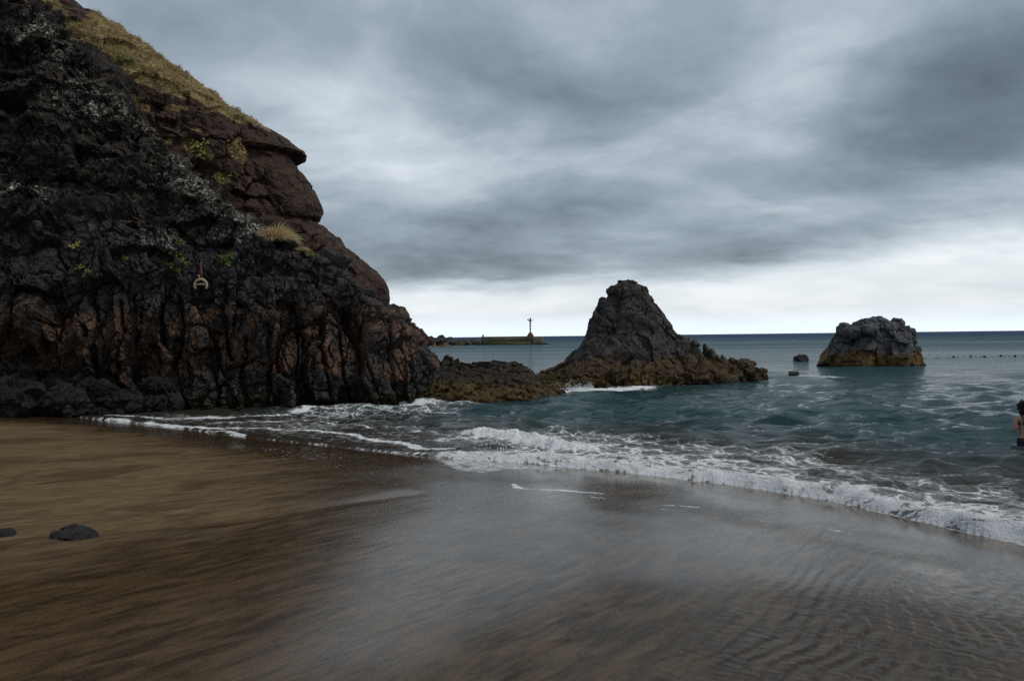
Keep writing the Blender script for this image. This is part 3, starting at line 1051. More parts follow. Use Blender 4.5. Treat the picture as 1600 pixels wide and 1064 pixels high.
def leafy(label, px, py, size, n, mat, surf, flat=.75):
    c, nn = surf_hit(surf, px, py)
    root = empty('wild_plant', tuple(c))
    tag(root, label, 'plant', 'green plants growing on the cliff')
    k = max(4, n // 10)
    st = rng.normal(0, 1, (k, 3)) * np.array([.5, .25, .5 * flat]) * size + nn * size * .22
    cc = st[rng.integers(0, k, n)] + rng.normal(0, .13 * size, (n, 3))
    d = rng.normal(0, 1, (n, 3)) + nn * 1.2 + np.array([0, 0, .5])
    d /= np.linalg.norm(d, axis=1, keepdims=True)
    V, F = blade_mesh(cc, d, size * rng.uniform(.18, .36, n), size * rng.uniform(.12, .22, n), rng.uniform(.2, .6, n), 2)
    mesh_object('foliage', V, F, mat, root, smooth=False)
    V, F = blade_mesh(np.zeros((k, 3)) - nn * .08, st + nn * .05, np.ones(k), np.full(k, .025), np.zeros(k), 2)
    mesh_object('stem', V, F, simple('plant_stems', (.07, .06, .02), .8), root, smooth=False)
    return root


leafy('green and red leafed plant upright left of the iron ring, below the lichen ledge', 278, 405, .30, 130, M_GREEN, lw, 1.4)
leafy('bright green round plant above and right of the ring', 357, 405, .28, 110, M_GREEN, lw)
leafy('little green plant tucked on the lichen ledge above the two-coloured plant', 283, 376, .22, 80, M_GREEN, lw)
leafy('tiny green sprig between the ledge and the round plant', 345, 385, .16, 50, M_GREEN, lw)
leafy('lone green plant low on the black wall far left', 132, 424, .24, 80, M_GREEN, lw)
leafy('flat yellowish green plant on bare black rock higher at the left', 120, 387, .26, 70, M_YELLOW, lw, .4)
leafy('narrow green strip of leaves at mid height of the black wall', 200, 406, .18, 50, M_GREEN, lw, .5)
leafy('bright lime cushion plant below the small straw tussock', 484, 394, .26, 130, M_GREEN, lw, .5)
leafy('long yellow green tuft slanting across the red slope', 309, 236, .62, 260, M_YELLOW, la, .5)
leafy('tawny tuft near the edge of the red slope', 369, 242, .50, 200, M_DRY, la, .9)
leafy('ragged green tuft at the foot of the red slope', 348, 279, .40, 140, M_YELLOW, la, .6)


# ------------------------------------------------------------------ other rocks
def lump_geo(c, r, seed, sub=26, amp=.25, blk=.9, sq=2.6, rough=1.0):
    """one closed displaced boulder"""
    zs = np.sin(np.linspace(-math.pi / 2 * .98, math.pi / 2 * .985, sub))
    rr = np.sqrt(np.maximum(1 - np.abs(zs) ** 2.4, .0009))
    L = Loft(c[2] + zs * r[2], c[0] - r[0] * rr, c[0] + r[0] * rr, c[1] - r[1] * rr, np.full(sub, c[1]), c[1] + r[1] * rr, sq, sub * 2, xfine=-1e9, backw=1)
    m = float(np.mean(r))
    L.displace(lambda P, N: m * amp * fbm(P / m * .8, 3, seed))
    L.displace(lambda P, N: blocks(P, (m * blk,) * 3, seed + 3, m * .08 * rough, .5, m * .7 * rough))
    L.displace(lambda P, N: blocks(P, (m * blk * .45,) * 3, seed + 5, m * .03 * rough, .35, m * .3 * rough))
    L.displace(lambda P, N: m * .05 * fbm(P / m * 5, 4, seed + 9, .6))
    return L.geo()


M_STACK = rock_material('stack_rock', (.017, .0155, .0145), (.074, .063, .055), None, 1.15, (.078, .046, .015), scale=.8, spec=.25)
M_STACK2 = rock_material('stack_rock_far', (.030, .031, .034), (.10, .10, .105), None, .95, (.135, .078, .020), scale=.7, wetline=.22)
M_REEF = rock_material('reef_rock', (.013, .0105, .008), (.042, .030, .019), None, .62, (.085, .054, .015), wetline=.12)
M_BOULDER = rock_material('boulder_rock', (.006, .006, .0065), (.020, .020, .021), None, None, scale=3.0, spec=.5)

# main sea stack
D = 38.0
lt = [(835, 590), (840, 584), (872, 574), (888, 562), (898, 550), (912, 535), (922, 518), (929, 500), (935, 486), (941, 474), (946, 464), (943, 455), (946, 448), (952, 445)]
rt = [(1120, 590), (1112, 575), (1100, 560), (1085, 545), (1068, 532), (1052, 520), (1044, 505), (1036, 492), (1022, 477), (1012, 465), (1004, 455), (994, 449), (985, 445)]
LT = [(at_depth(px, py, D)[2], at_depth(px, py, D)[0]) for px, py in lt]
RT = [(at_depth(px, py, D)[2], at_depth(px, py, D)[0]) for px, py in rt]
ztop = at_depth(985, 444, D)[2]
zs = np.concatenate([np.arange(-.6, ztop - .15, .040), ztop - .15 * (1 - np.linspace(0, 1, 6)) ** 2])
XL, XR = tab(zs, LT) - .10, tab(zs, RT) + .12
k = np.ones(len(zs))
k[-6:] = np.sqrt(1 - np.linspace(0, .99, 6) ** 4)
xm = (XL + XR) / 2
XL, XR = xm + (XL - xm) * k, xm + (XR - xm) * k
hw = (XR - XL) / 2
st = Loft(zs, XL, XR, D - hw * .62, np.full_like(zs, D), D + hw * .62, 2.1, 520, xfine=-1e9, backw=.3)
xb = D


def s1(P, N):
    ed = np.clip(1 - np.abs(N[..., 0]), .2, 1)
    return ed * (.45 * fbm(P * .55, 3, 501)) + ed * .25 * fbm(np.stack([P[..., 0] * 1.1 + P[..., 2] * .9, P[..., 1], P[..., 2] * .25], -1), 2, 503)


def s2(P, N):
    b = blocks(P, (1.7, 1.7, 1.4), 511, .10, .42, .9) * .55
    lowr = sstep(3.0, 1.6, P[..., 2] + .4 * (P[..., 0] - 6.5))
    slab = blocks(np.stack([P[..., 0] + P[..., 2] * .75, P[..., 1], P[..., 2] * .5], -1), (.40, .8, .8), 515, .10, .3, .7) * .5
    rt_ = sstep(6.2, 7.4, P[..., 0])
    return (1 - rt_) * b + rt_ * slab


def s3(P, N):
    q_ = P + .3 * np.stack([fbm(P * 1.2, 3, 524), fbm(P * 1.2, 3, 525), fbm(P * 1.2, 3, 526)], -1)
    fis = -.06 * np.exp(-(np.abs(perlin(q_ * np.array([1.0, 1.0, .35]), 527)) / .035) ** 2)
    return fis + blocks(P, (.35, .35, .3), 521, .02, .2, .4) * .4 + .075 * fbm(P * 2.4, 5, 531, .62) + .02 * fbm(P * 6, 3, 533, .6, True)


st.displace(s1).displace(s2).displace(s3)
parts = [st.geo()]
geo_main = parts[0]
stack = empty('sea_stack', (6.2, D, 0))
tag(stack, 'tall pointed dark rock stack standing in the sea in the middle of the view', 'sea stack')
nubs = [geo_main]
for px, py, r_, dep in [(957, 453, .20, 37.9), (986, 451, .40, 38), (970, 456, .32, 37.7)]:
    nubs.append(lump_geo(tuple(at_depth(px, py, dep)), (r_, r_, r_), 560 + px, 26, .25, .9))
add_part('crag', *join_geo(nubs), M_STACK, root=stack)
# jagged slabs on its right flank
sl = []
for i, (px, py, wpx, dep, lean) in enumerate([(1066, 524, 17, 37.3, -.1), (1084, 529, 15, 37.0, .05), (1102, 537, 13, 37.6, 0), (1112, 546, 15, 36.9, 0), (1128, 553, 15, 37.4, 0), (1143, 559, 13, 38, 0), (1076, 545, 24, 36.6, 0), (1100, 556, 26, 36.3, 0)]):
    t = at_depth(px, py, dep)
    r = wpx / FOC * dep
    zs = np.linspace(-.6, t[2], 46)
    tt = np.clip((zs + .0) / t[2], 0, 1)
    kk = (1 - tt ** 2.2) ** .7 + .02
    xo = t[0] + .9 * (1 - tt) * .55
    L = Loft(zs, xo - r * (.35 + .95 * (1 - tt)) * (kk + .25 * (tt < .97)), xo + r * (.2 + 1.1 * (1 - tt)) * (kk + .15 * (tt < .97)), dep - .6 * (kk + .05), np.full(46, dep), dep + .6 * (kk + .05), 3.0, 90, xfine=-1e9, backw=.6)
    L.displace(lambda P, N: blocks(P, (.5, .5, .7), 600 + i, .04, .3, .5) * .6).displace(lambda P, N: .07 * fbm(P * 2.6, 4, 620 + i, .6))
    sl.append(L.geo())
add_part('jagged_ridge', *join_geo(sl), M_STACK, root=stack)
# weed covered boulders at its right foot and the low skirt on its left
sk = []
for i, (px, py, wpx, dep) in enumerate([(1150, 560, 24, 37.5), (1166, 566, 18, 38.2), (1184, 578, 11, 38.6), (1120, 572, 26, 36.6), (1082, 575, 24, 36.2), (1050, 578, 26, 36.0), (1012, 576, 30, 35.8), (975, 572, 32, 35.8), (935, 574, 32, 35.8), (1135, 570, 20, 37.0), (1100, 572, 20, 36.4)]):
    t = at_depth(px, py, dep)
    r = wpx / FOC * dep
    sk.append(lump_geo((t[0], dep, t[2] * .25), (r * 1.15, r * 1.0, t[2] * .78), 700 + 11 * i, 34, .22, .7))
add_part('boulder_foot', *join_geo(sk), M_STACK, root=stack)
sk = []
for i, (px, py, wpx, dep, hz) in enumerate([(905, 582, 62, 36.0, 1), (955, 583, 60, 35.4, 1), (868, 586, 30, 36.0, 1), (890, 592, 36, 34.3, .8), (925, 594, 30, 34.2, .8), (1010, 588, 50, 35.2, 1)]):
    t = at_depth(px, py, dep)
    r = wpx / FOC * dep
    sk.append(lump_geo((t[0], dep, -.05), (r, r * .55, max(t[2], .2) * 1.02), 800 + 13 * i, 40, .18, .5))
add_part('weed_skirt', *join_geo(sk), M_REEF, root=stack)

# right hand stack: crown of blocks
D2 = 53.5
lt = [(1280, 578), (1282, 568), (1288, 555), (1294, 545), (1300, 533), (1307, 522), (1316, 512), (1332, 507), (1345, 504)]
rt = [(1434, 578), (1434, 562), (1432, 548), (1428, 538), (1424, 526), (1418, 517), (1410, 511), (1398, 507), (1386, 504)]
LT = [(at_depth(px, py, D2)[2], at_depth(px, py, D2)[0]) for px, py in lt]
RT = [(at_depth(px, py, D2)[2], at_depth(px, py, D2)[0]) for px, py in rt]
ztop = at_depth(1370, 503, D2)[2]
zs = np.arange(-.6, ztop, .05)
XL, XR = tab(zs, LT), tab(zs, RT)
hw = (XR - XL) / 2
s2l = Loft(zs, XL, XR, D2 - hw * .65, np.full_like(zs, D2), D2 + hw * .65, 2.6, 420, xfine=-1e9, backw=.3)
s2l.displace(lambda P, N: .30 * fbm(P * .5, 3, 901) * np.clip(1.15 - np.abs(N[..., 0]), .2, 1))
s2l.displace(lambda P, N: blocks(P, (1.05, 1.05, .85), 911, .16, .35, .9) * .75)
s2l.displace(lambda P, N: blocks(P, (.4, .4, .5), 921, .03, .2, .4) * .5 + .07 * fbm(P * 2.2, 5, 931, .6))
cap = []
for i, (px, py, wx, hy, dep) in enumerate([(1319, 516, 11, 12, 53), (1347, 511, 15, 11, 52.6), (1369, 506, 19, 11, 53.4), (1402, 511, 11, 14, 53.2), (1383, 514, 14, 9, 52.4), (1330, 520, 14, 10, 52), (1356, 516, 15, 9, 51.8), (1420, 524, 10, 13, 53.0)]):
    t = at_depth(px, py, dep)
    cap.append(lump_geo(tuple(t), (wx / FOC * dep, wx / FOC * dep, hy / FOC * dep), 950 + 7 * i, 30, .12, .9, 2.6, .45))
stack2 = empty('rock_islet', (25.0, D2, 0))
tag(stack2, 'broad flat topped rock islet with an ochre waterline standing alone at the right', 'islet')
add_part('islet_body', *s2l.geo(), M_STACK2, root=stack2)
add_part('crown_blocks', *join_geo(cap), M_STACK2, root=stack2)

# reef running out from the foot of the cliff
DR = 29.6
rp = [(874, 622), (866, 610), (850, 600), (835, 588), (822, 576), (808, 570), (792, 567), (735, 566)]
RT = [(at_depth(px, py, DR)[2], at_depth(px, py, DR)[0]) for px, py in rp]
zs = np.arange(-.5, at_depth(735, 566, DR)[2] - .02, .022)
XR = tab(zs, RT)
top = np.clip((zs - 0) / zs[-1], 0, 1)
rf = Loft(zs, np.full_like(zs, -5.5), XR, DR - 2.5 + 1.9 * top ** 1.3, np.full_like(zs, DR), DR + 3.0 - 2.5 * top, 2.2, 420, xfine=-1e9, backw=.5)
rf.displace(lambda P, N: .28 * fbm(P * .8, 3, 1001)).displace(lambda P, N: blocks(P, (.8, .8, .5), 1011, .05, .3, .8) * .38).displace(lambda P, N: blocks(P, (.28, .28, .2), 1021, .02, .25, .5) * .4 + .07 * fbm(P * 3, 5, 1031, .65))
more = []
for i, (px, py, wpx, dep, hz) in enumerate([(700, 556, 14, 29.4, 1.5), (712, 568, 20, 28.8, 1.2), (690, 590, 30, 28.2, .8), (855, 606, 24, 31.0, .4), (872, 604, 22, 33.0, .5), (895, 602, 16, 33.5, .35)]):
    t = at_depth(px, py, dep)
    r = wpx / FOC * dep
    more.append(lump_geo((t[0], dep, 0), (r, r * 1.1, max(t[2], .15)), 1050 + 9 * i, 32, .2, .6))
reef = empty('weed_reef', (-.5, DR, 0))
tag(reef, 'low brown weed covered reef reaching from the cliff foot towards the stack', 'reef')
add_part('reef_body', *join_geo([rf.geo()] + more), M_REEF, root=reef)

M_FOOT = rock_material('foot_rock', (.008, .0075, .0075), (.024, .0225, .022), None, None, scale=1.4)

# boulders along the foot of the cliff on the left
nb = 0
for i, (px, py, wx, hy, dep, lab) in enumerate([
        (20, 624, 48, 30, 23.1, 'rough dark boulder at the far left foot of the cliff'),
        (95, 630, 40, 20, 23.7, 'cracked dark boulder second from the left under the cliff'),
        (150, 610, 30, 18, 24.3, 'rounded dark boulder heaped behind the others at the cliff foot'),
        (205, 630, 34, 18, 24.4, 'broad grey boulder in the middle of the heap under the cliff'),
        (243, 602, 22, 13, 24.9, 'smooth oval grey boulder on top of the heap under the cliff'),
        (255, 634, 30, 20, 24.8, 'blocky dark boulder at the right end of the heap'),
        (170, 643, 34, 8, 24.2, 'flat low slab lying on the sand below the heap')]):
    t = at_depth(px, py, dep)
    o = mesh_object('cliff_boulder', *(lambda vf: (vf[0] - t, vf[1]))(lump_geo(tuple(t), (wx / FOC * dep, .8 * wx / FOC * dep, hy / FOC * dep), 1100 + 17 * i, 44, .22, .8, 2.6, .8)), M_FOOT)
    o.location = tuple(t)
    tag(o, lab, 'boulder', 'boulders at the cliff foot')

# lone small rocks in the water
for i, (px, py, wx, hy, lab) in enumerate([(1252, 563, 11, 6.5, 'small dark rock awash beside the left edge of the islet'), (1240, 584.5, 8, 4.5, 'low dark rock awash in foam between the stack and the islet')]):
    dep = on_ground(px, py + 1.5)[1]
    t = at_depth(px, py, dep)
    vf = lump_geo((t[0], dep, 0), (wx / FOC * dep, wx / FOC * dep, 1.3 * hy / FOC * dep), 1300 + i * 9, 22, .25, .8)
    o = mesh_object('sea_rock', vf[0] - np.array([t[0], dep, 0]), vf[1], M_BOULDER)
    o.location = (t[0], dep, 0)
    tag(o, lab, 'rock')

# stones half buried in the sand
for i, (px, py, wx, hy, lab) in enumerate([(117, 838, 35, 23, 'half buried black stone with a pale wet edge in the sand groove'), (4, 834, 20, 13, 'black stone cut by the left edge of the view')]):
    gz = .46
    dep = on_ground(px, py - 2, gz)[1]
    c = on_ground(px, py - 2, gz)
    cz = float(sand_z(np.array([[c[0]]]), np.array([[dep]]), False)[0, 0])
    cz -= .30 * hy / FOC * dep
    vf = lump_geo((c[0], dep, cz), (wx / FOC * dep, wx / FOC * dep * .8, hy / FOC * dep), 1401 + i * 7, 46, .24, .9, 2.1, .3)
    o = mesh_object('beach_stone', vf[0] - np.array([c[0], dep, cz]), vf[1], M_BOULDER)
    o.location = (c[0], dep, cz)
    tag(o, lab, 'stone')

# ------------------------------------------------------------------ breakwater, pier and beacon
DP = 215.0
M_CONC, M_BAND = None, None
g, done = material('pier_concrete')
p = g.pos()
z = g.xyz(p)[2]
n1 = g.noise(p, .35, 6, .65)
n2 = g.noise(g.mapv(p, (.25, 1, 1.0)), 1.6, 6, .7)
c = g.mix(g.sm(n1, .35, .65), (.060, .046, .038), (.17, .14, .10))
c = g.mix(g.m('MULTIPLY', g.sm(n2, .56, .68), .8), c, (.36, .31, .22))
M_CONC = done(g.bsdf(c, .9, .2, normal=g.bump(n1, .6, .2)))
M_ALGAE = simple('green_algae', (.055, .065, .018), .8, .5, 1.4)
M_BLACK = simple('black_paint', (.012, .012, .014), .5, .3, 4)
M_WHITE = simple('weathered_white_paint', (.55, .54, .50), .6, .2, 4)
M_RUST = simple('rusty_metal', (.11, .045, .022), .8, .5, 12)
M_DARKROCK = rock_material('breakwater_rock', (.028, .022, .019), (.085, .068, .055), None, .6, (.06, .05, .02), scale=.6)


def box_v(x0, x1, y0, y1, z0, z1, bev=0.0, nx=1):
    """box with bevelled top edges"""
    b = bev
    V = [(x0, y0, z0), (x1, y0, z0), (x1, y1, z0), (x0, y1, z0), (x0, y0, z1 - b), (x1, y0, z1 - b), (x1, y1, z1 - b), (x0, y1, z1 - b),
         (x0 + b, y0 + b, z1), (x1 - b, y0 + b, z1), (x1 - b, y1 - b, z1), (x0 + b, y1 - b, z1)]
    F = [(3, 2, 1, 0), (0, 1, 5, 4), (1, 2, 6, 5), (2, 3, 7, 6), (3, 0, 4, 7), (4, 5, 9, 8), (5, 6, 10, 9), (6, 7, 11, 10), (7, 4, 8, 11), (8, 9, 10, 11)]
    return np.array(V, float), np.array(F)


def lathe(prof, seg=20, c=(0, 0)):
    V = []
    for r, z in prof:
        for k in range(seg):
            a = 2 * math.pi * k / seg
            V.append((c[0] + r * math.cos(a), c[1] + r * math.sin(a), z))
    F = [list(q) for q in grid_faces(len(prof), seg, True)]
    F.append(list(range(seg))[::-1])
    F.append([(len(prof) - 1) * seg + k for k in range(seg)])
    return np.array(V), F


pA, pB = at_depth(752, 527, DP), at_depth(849, 526, DP)
pz = (pA[2] + pB[2]) / 2
pier = empty('stone_pier', (pA[0], DP, 0))
tag(pier, 'weathered stone harbour pier with a green algae foot seen far off over the water', 'pier')
xj = at_depth(832.5, 527, DP)[0]
add_part('pier_wall', *box_v(pA[0], xj, DP, DP + 5, .95, pz, .12), M_CONC, root=pier)
add_part('algae_foot', *box_v(pA[0] - .1, xj + .05, DP - .35, DP + 5.2, -.8, .95, .15), M_ALGAE, root=pier)
add_part('pier_head', *box_v(xj + .004, pB[0], DP - .5, DP + 6, -.8, pz - .05, .15), M_CONC, root=pier)
q = at_depth(754.5, 526, DP)
add_part('bollard', *(lambda vf: (vf[0] + np.array([q[0], DP + 1, pz - .02]), vf[1]))(lathe([(.30, 0), (.22, .15), (.20, .4), (.34, .5), (.34, .62), (.2, .7)], 14)), M_BLACK, root=pier)
# coping, two mooring steps
add_part('coping', *box_v(pA[0] - .12, xj - .03, DP - .12, DP + 1.0, pz + .003, pz + .16, .04), M_CONC, root=pier)

bx_ = at_depth(829, 520, DP)
beacon = empty('harbour_beacon', (bx_[0], DP + 2.2, pz))
tag(beacon, 'slim black and white banded beacon standing near the end of the pier', 'beacon')
zt = at_depth(829, 496, DP)[2] - pz
mesh_object('plinth', *lathe([(.95, 0), (.95, .45), (.75, .5), (.60, .95), (.42, 1.15)], 8), M_RUST, beacon, smooth=False)
z0 = 1.15
nbn = 8
hb = (zt - 1.1 - z0) / nbn
for i in range(nbn):
    mesh_object('mast_band', *lathe([(.215 if i % 2 == 0 else .205, z0 + hb * i + .002), (.21 if i % 2 == 0 else .20, z0 + hb * (i + 1) - .002)], 18), M_BLACK if i % 2 == 0 else M_WHITE, beacon)
zz = z0 + hb * nbn
mesh_object('gallery', *lathe([(.18, zz), (.42, zz + .12), (.55, zz + .2), (.55, zz + .30), (.2, zz + .34)], 16), M_BLACK, beacon)
mesh_object('lantern', *lathe([(.20, zz + .34), (.24, zz + .45), (.24, zz + .75), (.30, zz + .80), (.12, zz + .98), (.03, zz + 1.1)], 14), M_BLACK, beacon)
mesh_object('side_lamp', *(lambda vf: (vf[0] + np.array([-.62, 0, zz + .24]), vf[1]))(lathe([(.05, 0), (.19, .05), (.19, .32), (.10, .42)], 12)), M_BLACK, beacon)
mesh_object('solar_panel', *(lambda vf: (vf[0] + np.array([.50, 0, zz + .42]), vf[1]))(box_v(-.22, .30, -.25, .25, -.03, .03, .01)), M_BLACK, beacon)

bw = [(662, 533, 12, 5), (674, 530, 9, 6), (690, 531.5, 11, 6.5), (701, 532.5, 9, 6), (714, 532, 10, 5), (723, 535, 7, 4.2), (731, 534.5, 7, 4), (739, 533.5, 6, 5), (748, 534.5, 5, 4)]
labs = ['ragged breakwater rock where the line meets the cliff', 'low pale green topped breakwater rock', 'tallest humped breakwater rock', 'sloping breakwater rock right of the tallest hump',
        'long low breakwater rock in mid line', 'small round breakwater rock in mid line', 'twin small breakwater rock beside a gap', 'pointed triangular breakwater rock', 'small pointed breakwater rock touching the pier']
shift = [(-1, 0), (0, 0), (8, -5), (8, -1), (4, 0), (2, 0), (0, 0), (0, 0), (0, 0)]
for i, ((px, py, wx, hy), lab) in enumerate(zip(bw, labs)):
    dep = DP + (3 if i % 2 else 0)
    py2 = 539 - hy
    t = at_depth(px, 538.5, dep)
    zt_ = at_depth(px, {0: 530, 1: 528.5, 2: 527, 3: 530, 4: 531.5, 5: 533, 6: 533.5, 7: 532.2, 8: 533}[i], dep)[2]
    vf = lump_geo((t[0], dep, 0), (wx / FOC * dep * .85, 1.6, zt_ * 1.25), 1500 + 9 * i, 20, .2, .8, 2.0)
    o = mesh_object('breakwater_rock', vf[0] - np.array([t[0], dep, 0]), vf[1], M_DARKROCK)
    o.location = (t[0], dep, 0)
    tag(o, lab, 'rock', 'rocks of the far breakwater')
for i, (px, wx, top) in enumerate([(845, 5, 535.5), (852, 4, 536.3)]):
    dep = DP - 2
    t = at_depth(px, 539, dep)
    vf = lump_geo((t[0], dep, 0), (wx / FOC * dep, 1.2, at_depth(px, top, dep)[2]), 1600 + 9 * i, 18, .25, .8, 2.0)
    o = mesh_object('breakwater_rock', vf[0] - np.array([t[0], dep, 0]), vf[1], M_DARKROCK)
    o.location = (t[0], dep, 0)
    tag(o, ['dark rock lying against the head of the pier', 'outermost dark rock beyond the head of the pier'][i], 'rock', 'rocks of the far breakwater')
# low brown spit
t = on_ground(690, 542)
vf = lump_geo((t[0], t[1], -.1), (2.0, 3.0, .28), 1700, 22, .2, .8, 2.0)
o = mesh_object('rock_spit', vf[0] - np.array([t[0], t[1], 0]), vf[1], simple('spit_sand', (.11, .075, .04), .9, .3, 1.5))
o.location = (t[0], t[1], 0)
tag(o, 'low brown rock spit just in front of the breakwater beside the cliff', 'rock')

# floats on a line at the right
fl = [(1440, 560), (1490, 558.6), (1517, 557.4), (1538, 558), (1564, 556.8), (1586, 557.2), (1625, 556)]
gpt = [on_ground(*q) for q in fl]
vs, fs = [], []
tubes = []
for k in range(60):
    t = k / 59 * (len(gpt) - 1)
    i = min(int(t), len(gpt) - 2)
    c = gpt[i] * (1 - (t - i)) + gpt[i + 1] * (t - i)
    for a in range(6):
        vs.append((c[0], c[1] + .03 * math.cos(a * math.pi / 3), -.0 + .03 * math.sin(a * math.pi / 3) + .03 * math.sin(k * 1.7)))
tag(mesh_object('float_line', np.array(vs), grid_faces(60, 6, True), simple('grey_rope', (.14, .13, .12), .8)), 'thin rope lying on the water at the far right', 'rope')
proto = None
for i, q in enumerate(gpt[1:-1]):
    if proto is None:
        proto = mesh_object('buoy', *lathe([(.04, -.10), (.08, -.06), (.10, .02), (.08, .07), (.04, .10), (.02, .12)], 14), M_BLACK)
        o = proto
    else:
        o = proto.copy()
        COL.objects.link(o)
    o.location = (q[0], q[1], .04)
    tag(o, ['leftmost of the five dark floats on the far rope', 'second dark float from the left on the far rope', 'middle one of the five dark floats on the far rope', 'fourth dark float from the left on the far rope', 'rightmost of the five dark floats on the far rope'][i], 'buoy', 'floats on the far rope')

# ------------------------------------------------------------------ ring on the cliff
c, nn = surf_hit(lw, 318, 448)
ring = empty('mooring_ring', tuple(c + np.array([0, -.14, 0])))
tag(ring, 'pale corroded arch shaped mooring ring with a crossbar on the black cliff wall', 'mooring ring')


def tube(pts, r, seg=8):
    pts = [np.array(q, float) for q in pts]
    V = []
    for i, q in enumerate(pts):
        t = pts[min(i + 1, len(pts) - 1)] - pts[max(i - 1, 0)]
        t /= np.linalg.norm(t) + 1e-9
        a = np.cross(t, (0, 1, 0.01))
        a /= np.linalg.norm(a) + 1e-9
        b = np.cross(t, a)
        rr = r[i] if hasattr(r, '__len__') else r
        for k in range(seg):
            an = 2 * math.pi * k / seg
            V.append(q + rr * (a * math.cos(an) + b * math.sin(an)))
    F = [list(f) for f in grid_faces(len(pts), seg, True)]
    F.append(list(range(seg))[::-1])
    F.append([(len(pts) - 1) * seg + k for k in range(seg)])
    return np.array(V), F


M_PALE = simple('corroded_pale_metal', (.34, .28, .17), .85, .45, 14)
pts = []
for k in range(15):
    a = math.radians(-35 + 250 * k / 14)
    pts.append((.205 * math.cos(a), -.02, .01 + .20 * math.sin(a)))
mesh_object('ring_arch', *tube(pts, .042), M_PALE, ring)
mesh_object('crossbar', *tube([(-.19, -.025, .02), (-.06, -.03, .045), (.08, -.03, .045), (.19, -.025, .015)], .026), M_PALE, ring)
mesh_object('shackle', *tube([(-.09, .0, .36), (-.05, -.02, .31), (-.03, -.03, .24), (.05, -.03, .22), (.07, -.02, .26)], .022), M_PALE, ring)
mesh_object('rusty_pin', *tube([(-.01, .02, .26), (0.0, .02, .45), (-.02, .03, .62), (0.01, .06, .85)], [.06, .05, .03, .025]), M_RUST, ring)

# ------------------------------------------------------------------ person wading at the right edge
def skin_body(name, joints, edges, mat, parent, levels=2):
    me = bpy.data.meshes.new(name)
    me.from_pydata([j[0] for j in joints], edges, [])
    o = bpy.data.objects.new(name, me)
    COL.objects.link(o)
    o.parent = parent
    sk = o.modifiers.new('skin', 'SKIN')
    for i, j in enumerate(joints):
        r = j[1] if isinstance(j[1], tuple) else (j[1], j[1])
        me.skin_vertices[0].data[i].radius = r
    me.skin_vertices[0].data[0].use_root = True
    sb = o.modifiers.new('sub', 'SUBSURF')
    sb.levels = levels
    sb.render_levels = levels
    me.materials.append(mat)
    for pl in me.polygons:
        pl.use_smooth = True
    return o


def bake(o):
    dg = bpy.context.evaluated_depsgraph_get()
    me = bpy.data.meshes.new_from_object(o.evaluated_get(dg))
    for m in list(o.modifiers):
        o.modifiers.remove(m)
    o.data = me
    for pl in me.polygons:
        pl.use_smooth = True
    return o


M_SKIN = simple('skin', (.34, .185, .125), .55, .10, 8)
M_HAIR = simple('dark_curly_hair', (.012, .009, .008), .6, .5, 30, bumpd=.02)
M_SUIT = simple('black_swimwear', (.010, .010, .016), .6, .2, 20)
wp = on_ground(1605, 697)
dW = wp[1]
SC = dW / 15.4
PZ = -.74                                    # feet on the sea bed
person = empty('person', (wp[0], dW, PZ))
tag(person, 'person in a black bikini wading hip deep, back turned, at the right edge', 'person')
# figure faces out to sea (+Y), slightly turned; elbows drawn in, forearms held in front
J = [((0, 0, .93), (.155, .105)),            # 0 pelvis
     ((0, .01, 1.08), (.128, .092)),         # 1 waist
     ((0, .015, 1.22), (.135, .098)),        # 2 ribs
     ((0, .005, 1.36), (.150, .092)),        # 3 chest
     ((0, -.005, 1.44), (.085, .065)),       # 4 neck base
     ((0, .015, 1.51), (.052, .052)),        # 5 neck
     ((0, .03, 1.58), (.068, .080)),         # 6 head low
     ((0, .03, 1.66), (.078, .092)),         # 7 head mid
     ((0, .02, 1.735), (.058, .070)),        # 8 crown
     ((-.185, -.005, 1.385), .058),          # 9 L shoulder
     ((-.235, -.03, 1.12), .042),            # 10 L elbow
     ((-.155, .16, 1.16), .030),             # 11 L wrist
     ((-.105, .22, 1.175), (.036, .020)),    # 12 L palm
     ((.185, -.005, 1.385), .058),           # 13
     ((.235, -.03, 1.12), .042),
     ((.155, .16, 1.12), .030),
     ((.105, .22, 1.13), (.036, .020)),
     ((-.095, 0, .80), (.098, .100)),        # 17 L hip
     ((-.100, .01, .47), .062),              # 18 knee
     ((-.105, -.01, .30), .056),
     ((-.105, 0, .08), .038),
     ((-.11, .14, .03), (.040, .026)),
     ((.095, 0, .80), (.098, .100)),         # 22
     ((.100, .01, .47), .062),
     ((.105, -.01, .30), .056),
     ((.105, 0, .08), .038),
     ((.11, .14, .03), (.040, .026))]
E = [(0, 1), (1, 2), (2, 3), (3, 4), (4, 5), (5, 6), (6, 7), (7, 8), (3, 9), (9, 10), (10, 11), (11, 12), (3, 13), (13, 14), (14, 15), (15, 16), (0, 17), (17, 18), (18, 19), (19, 20), (20, 21), (0, 22), (22, 23), (23, 24), (24, 25), (25, 26)]
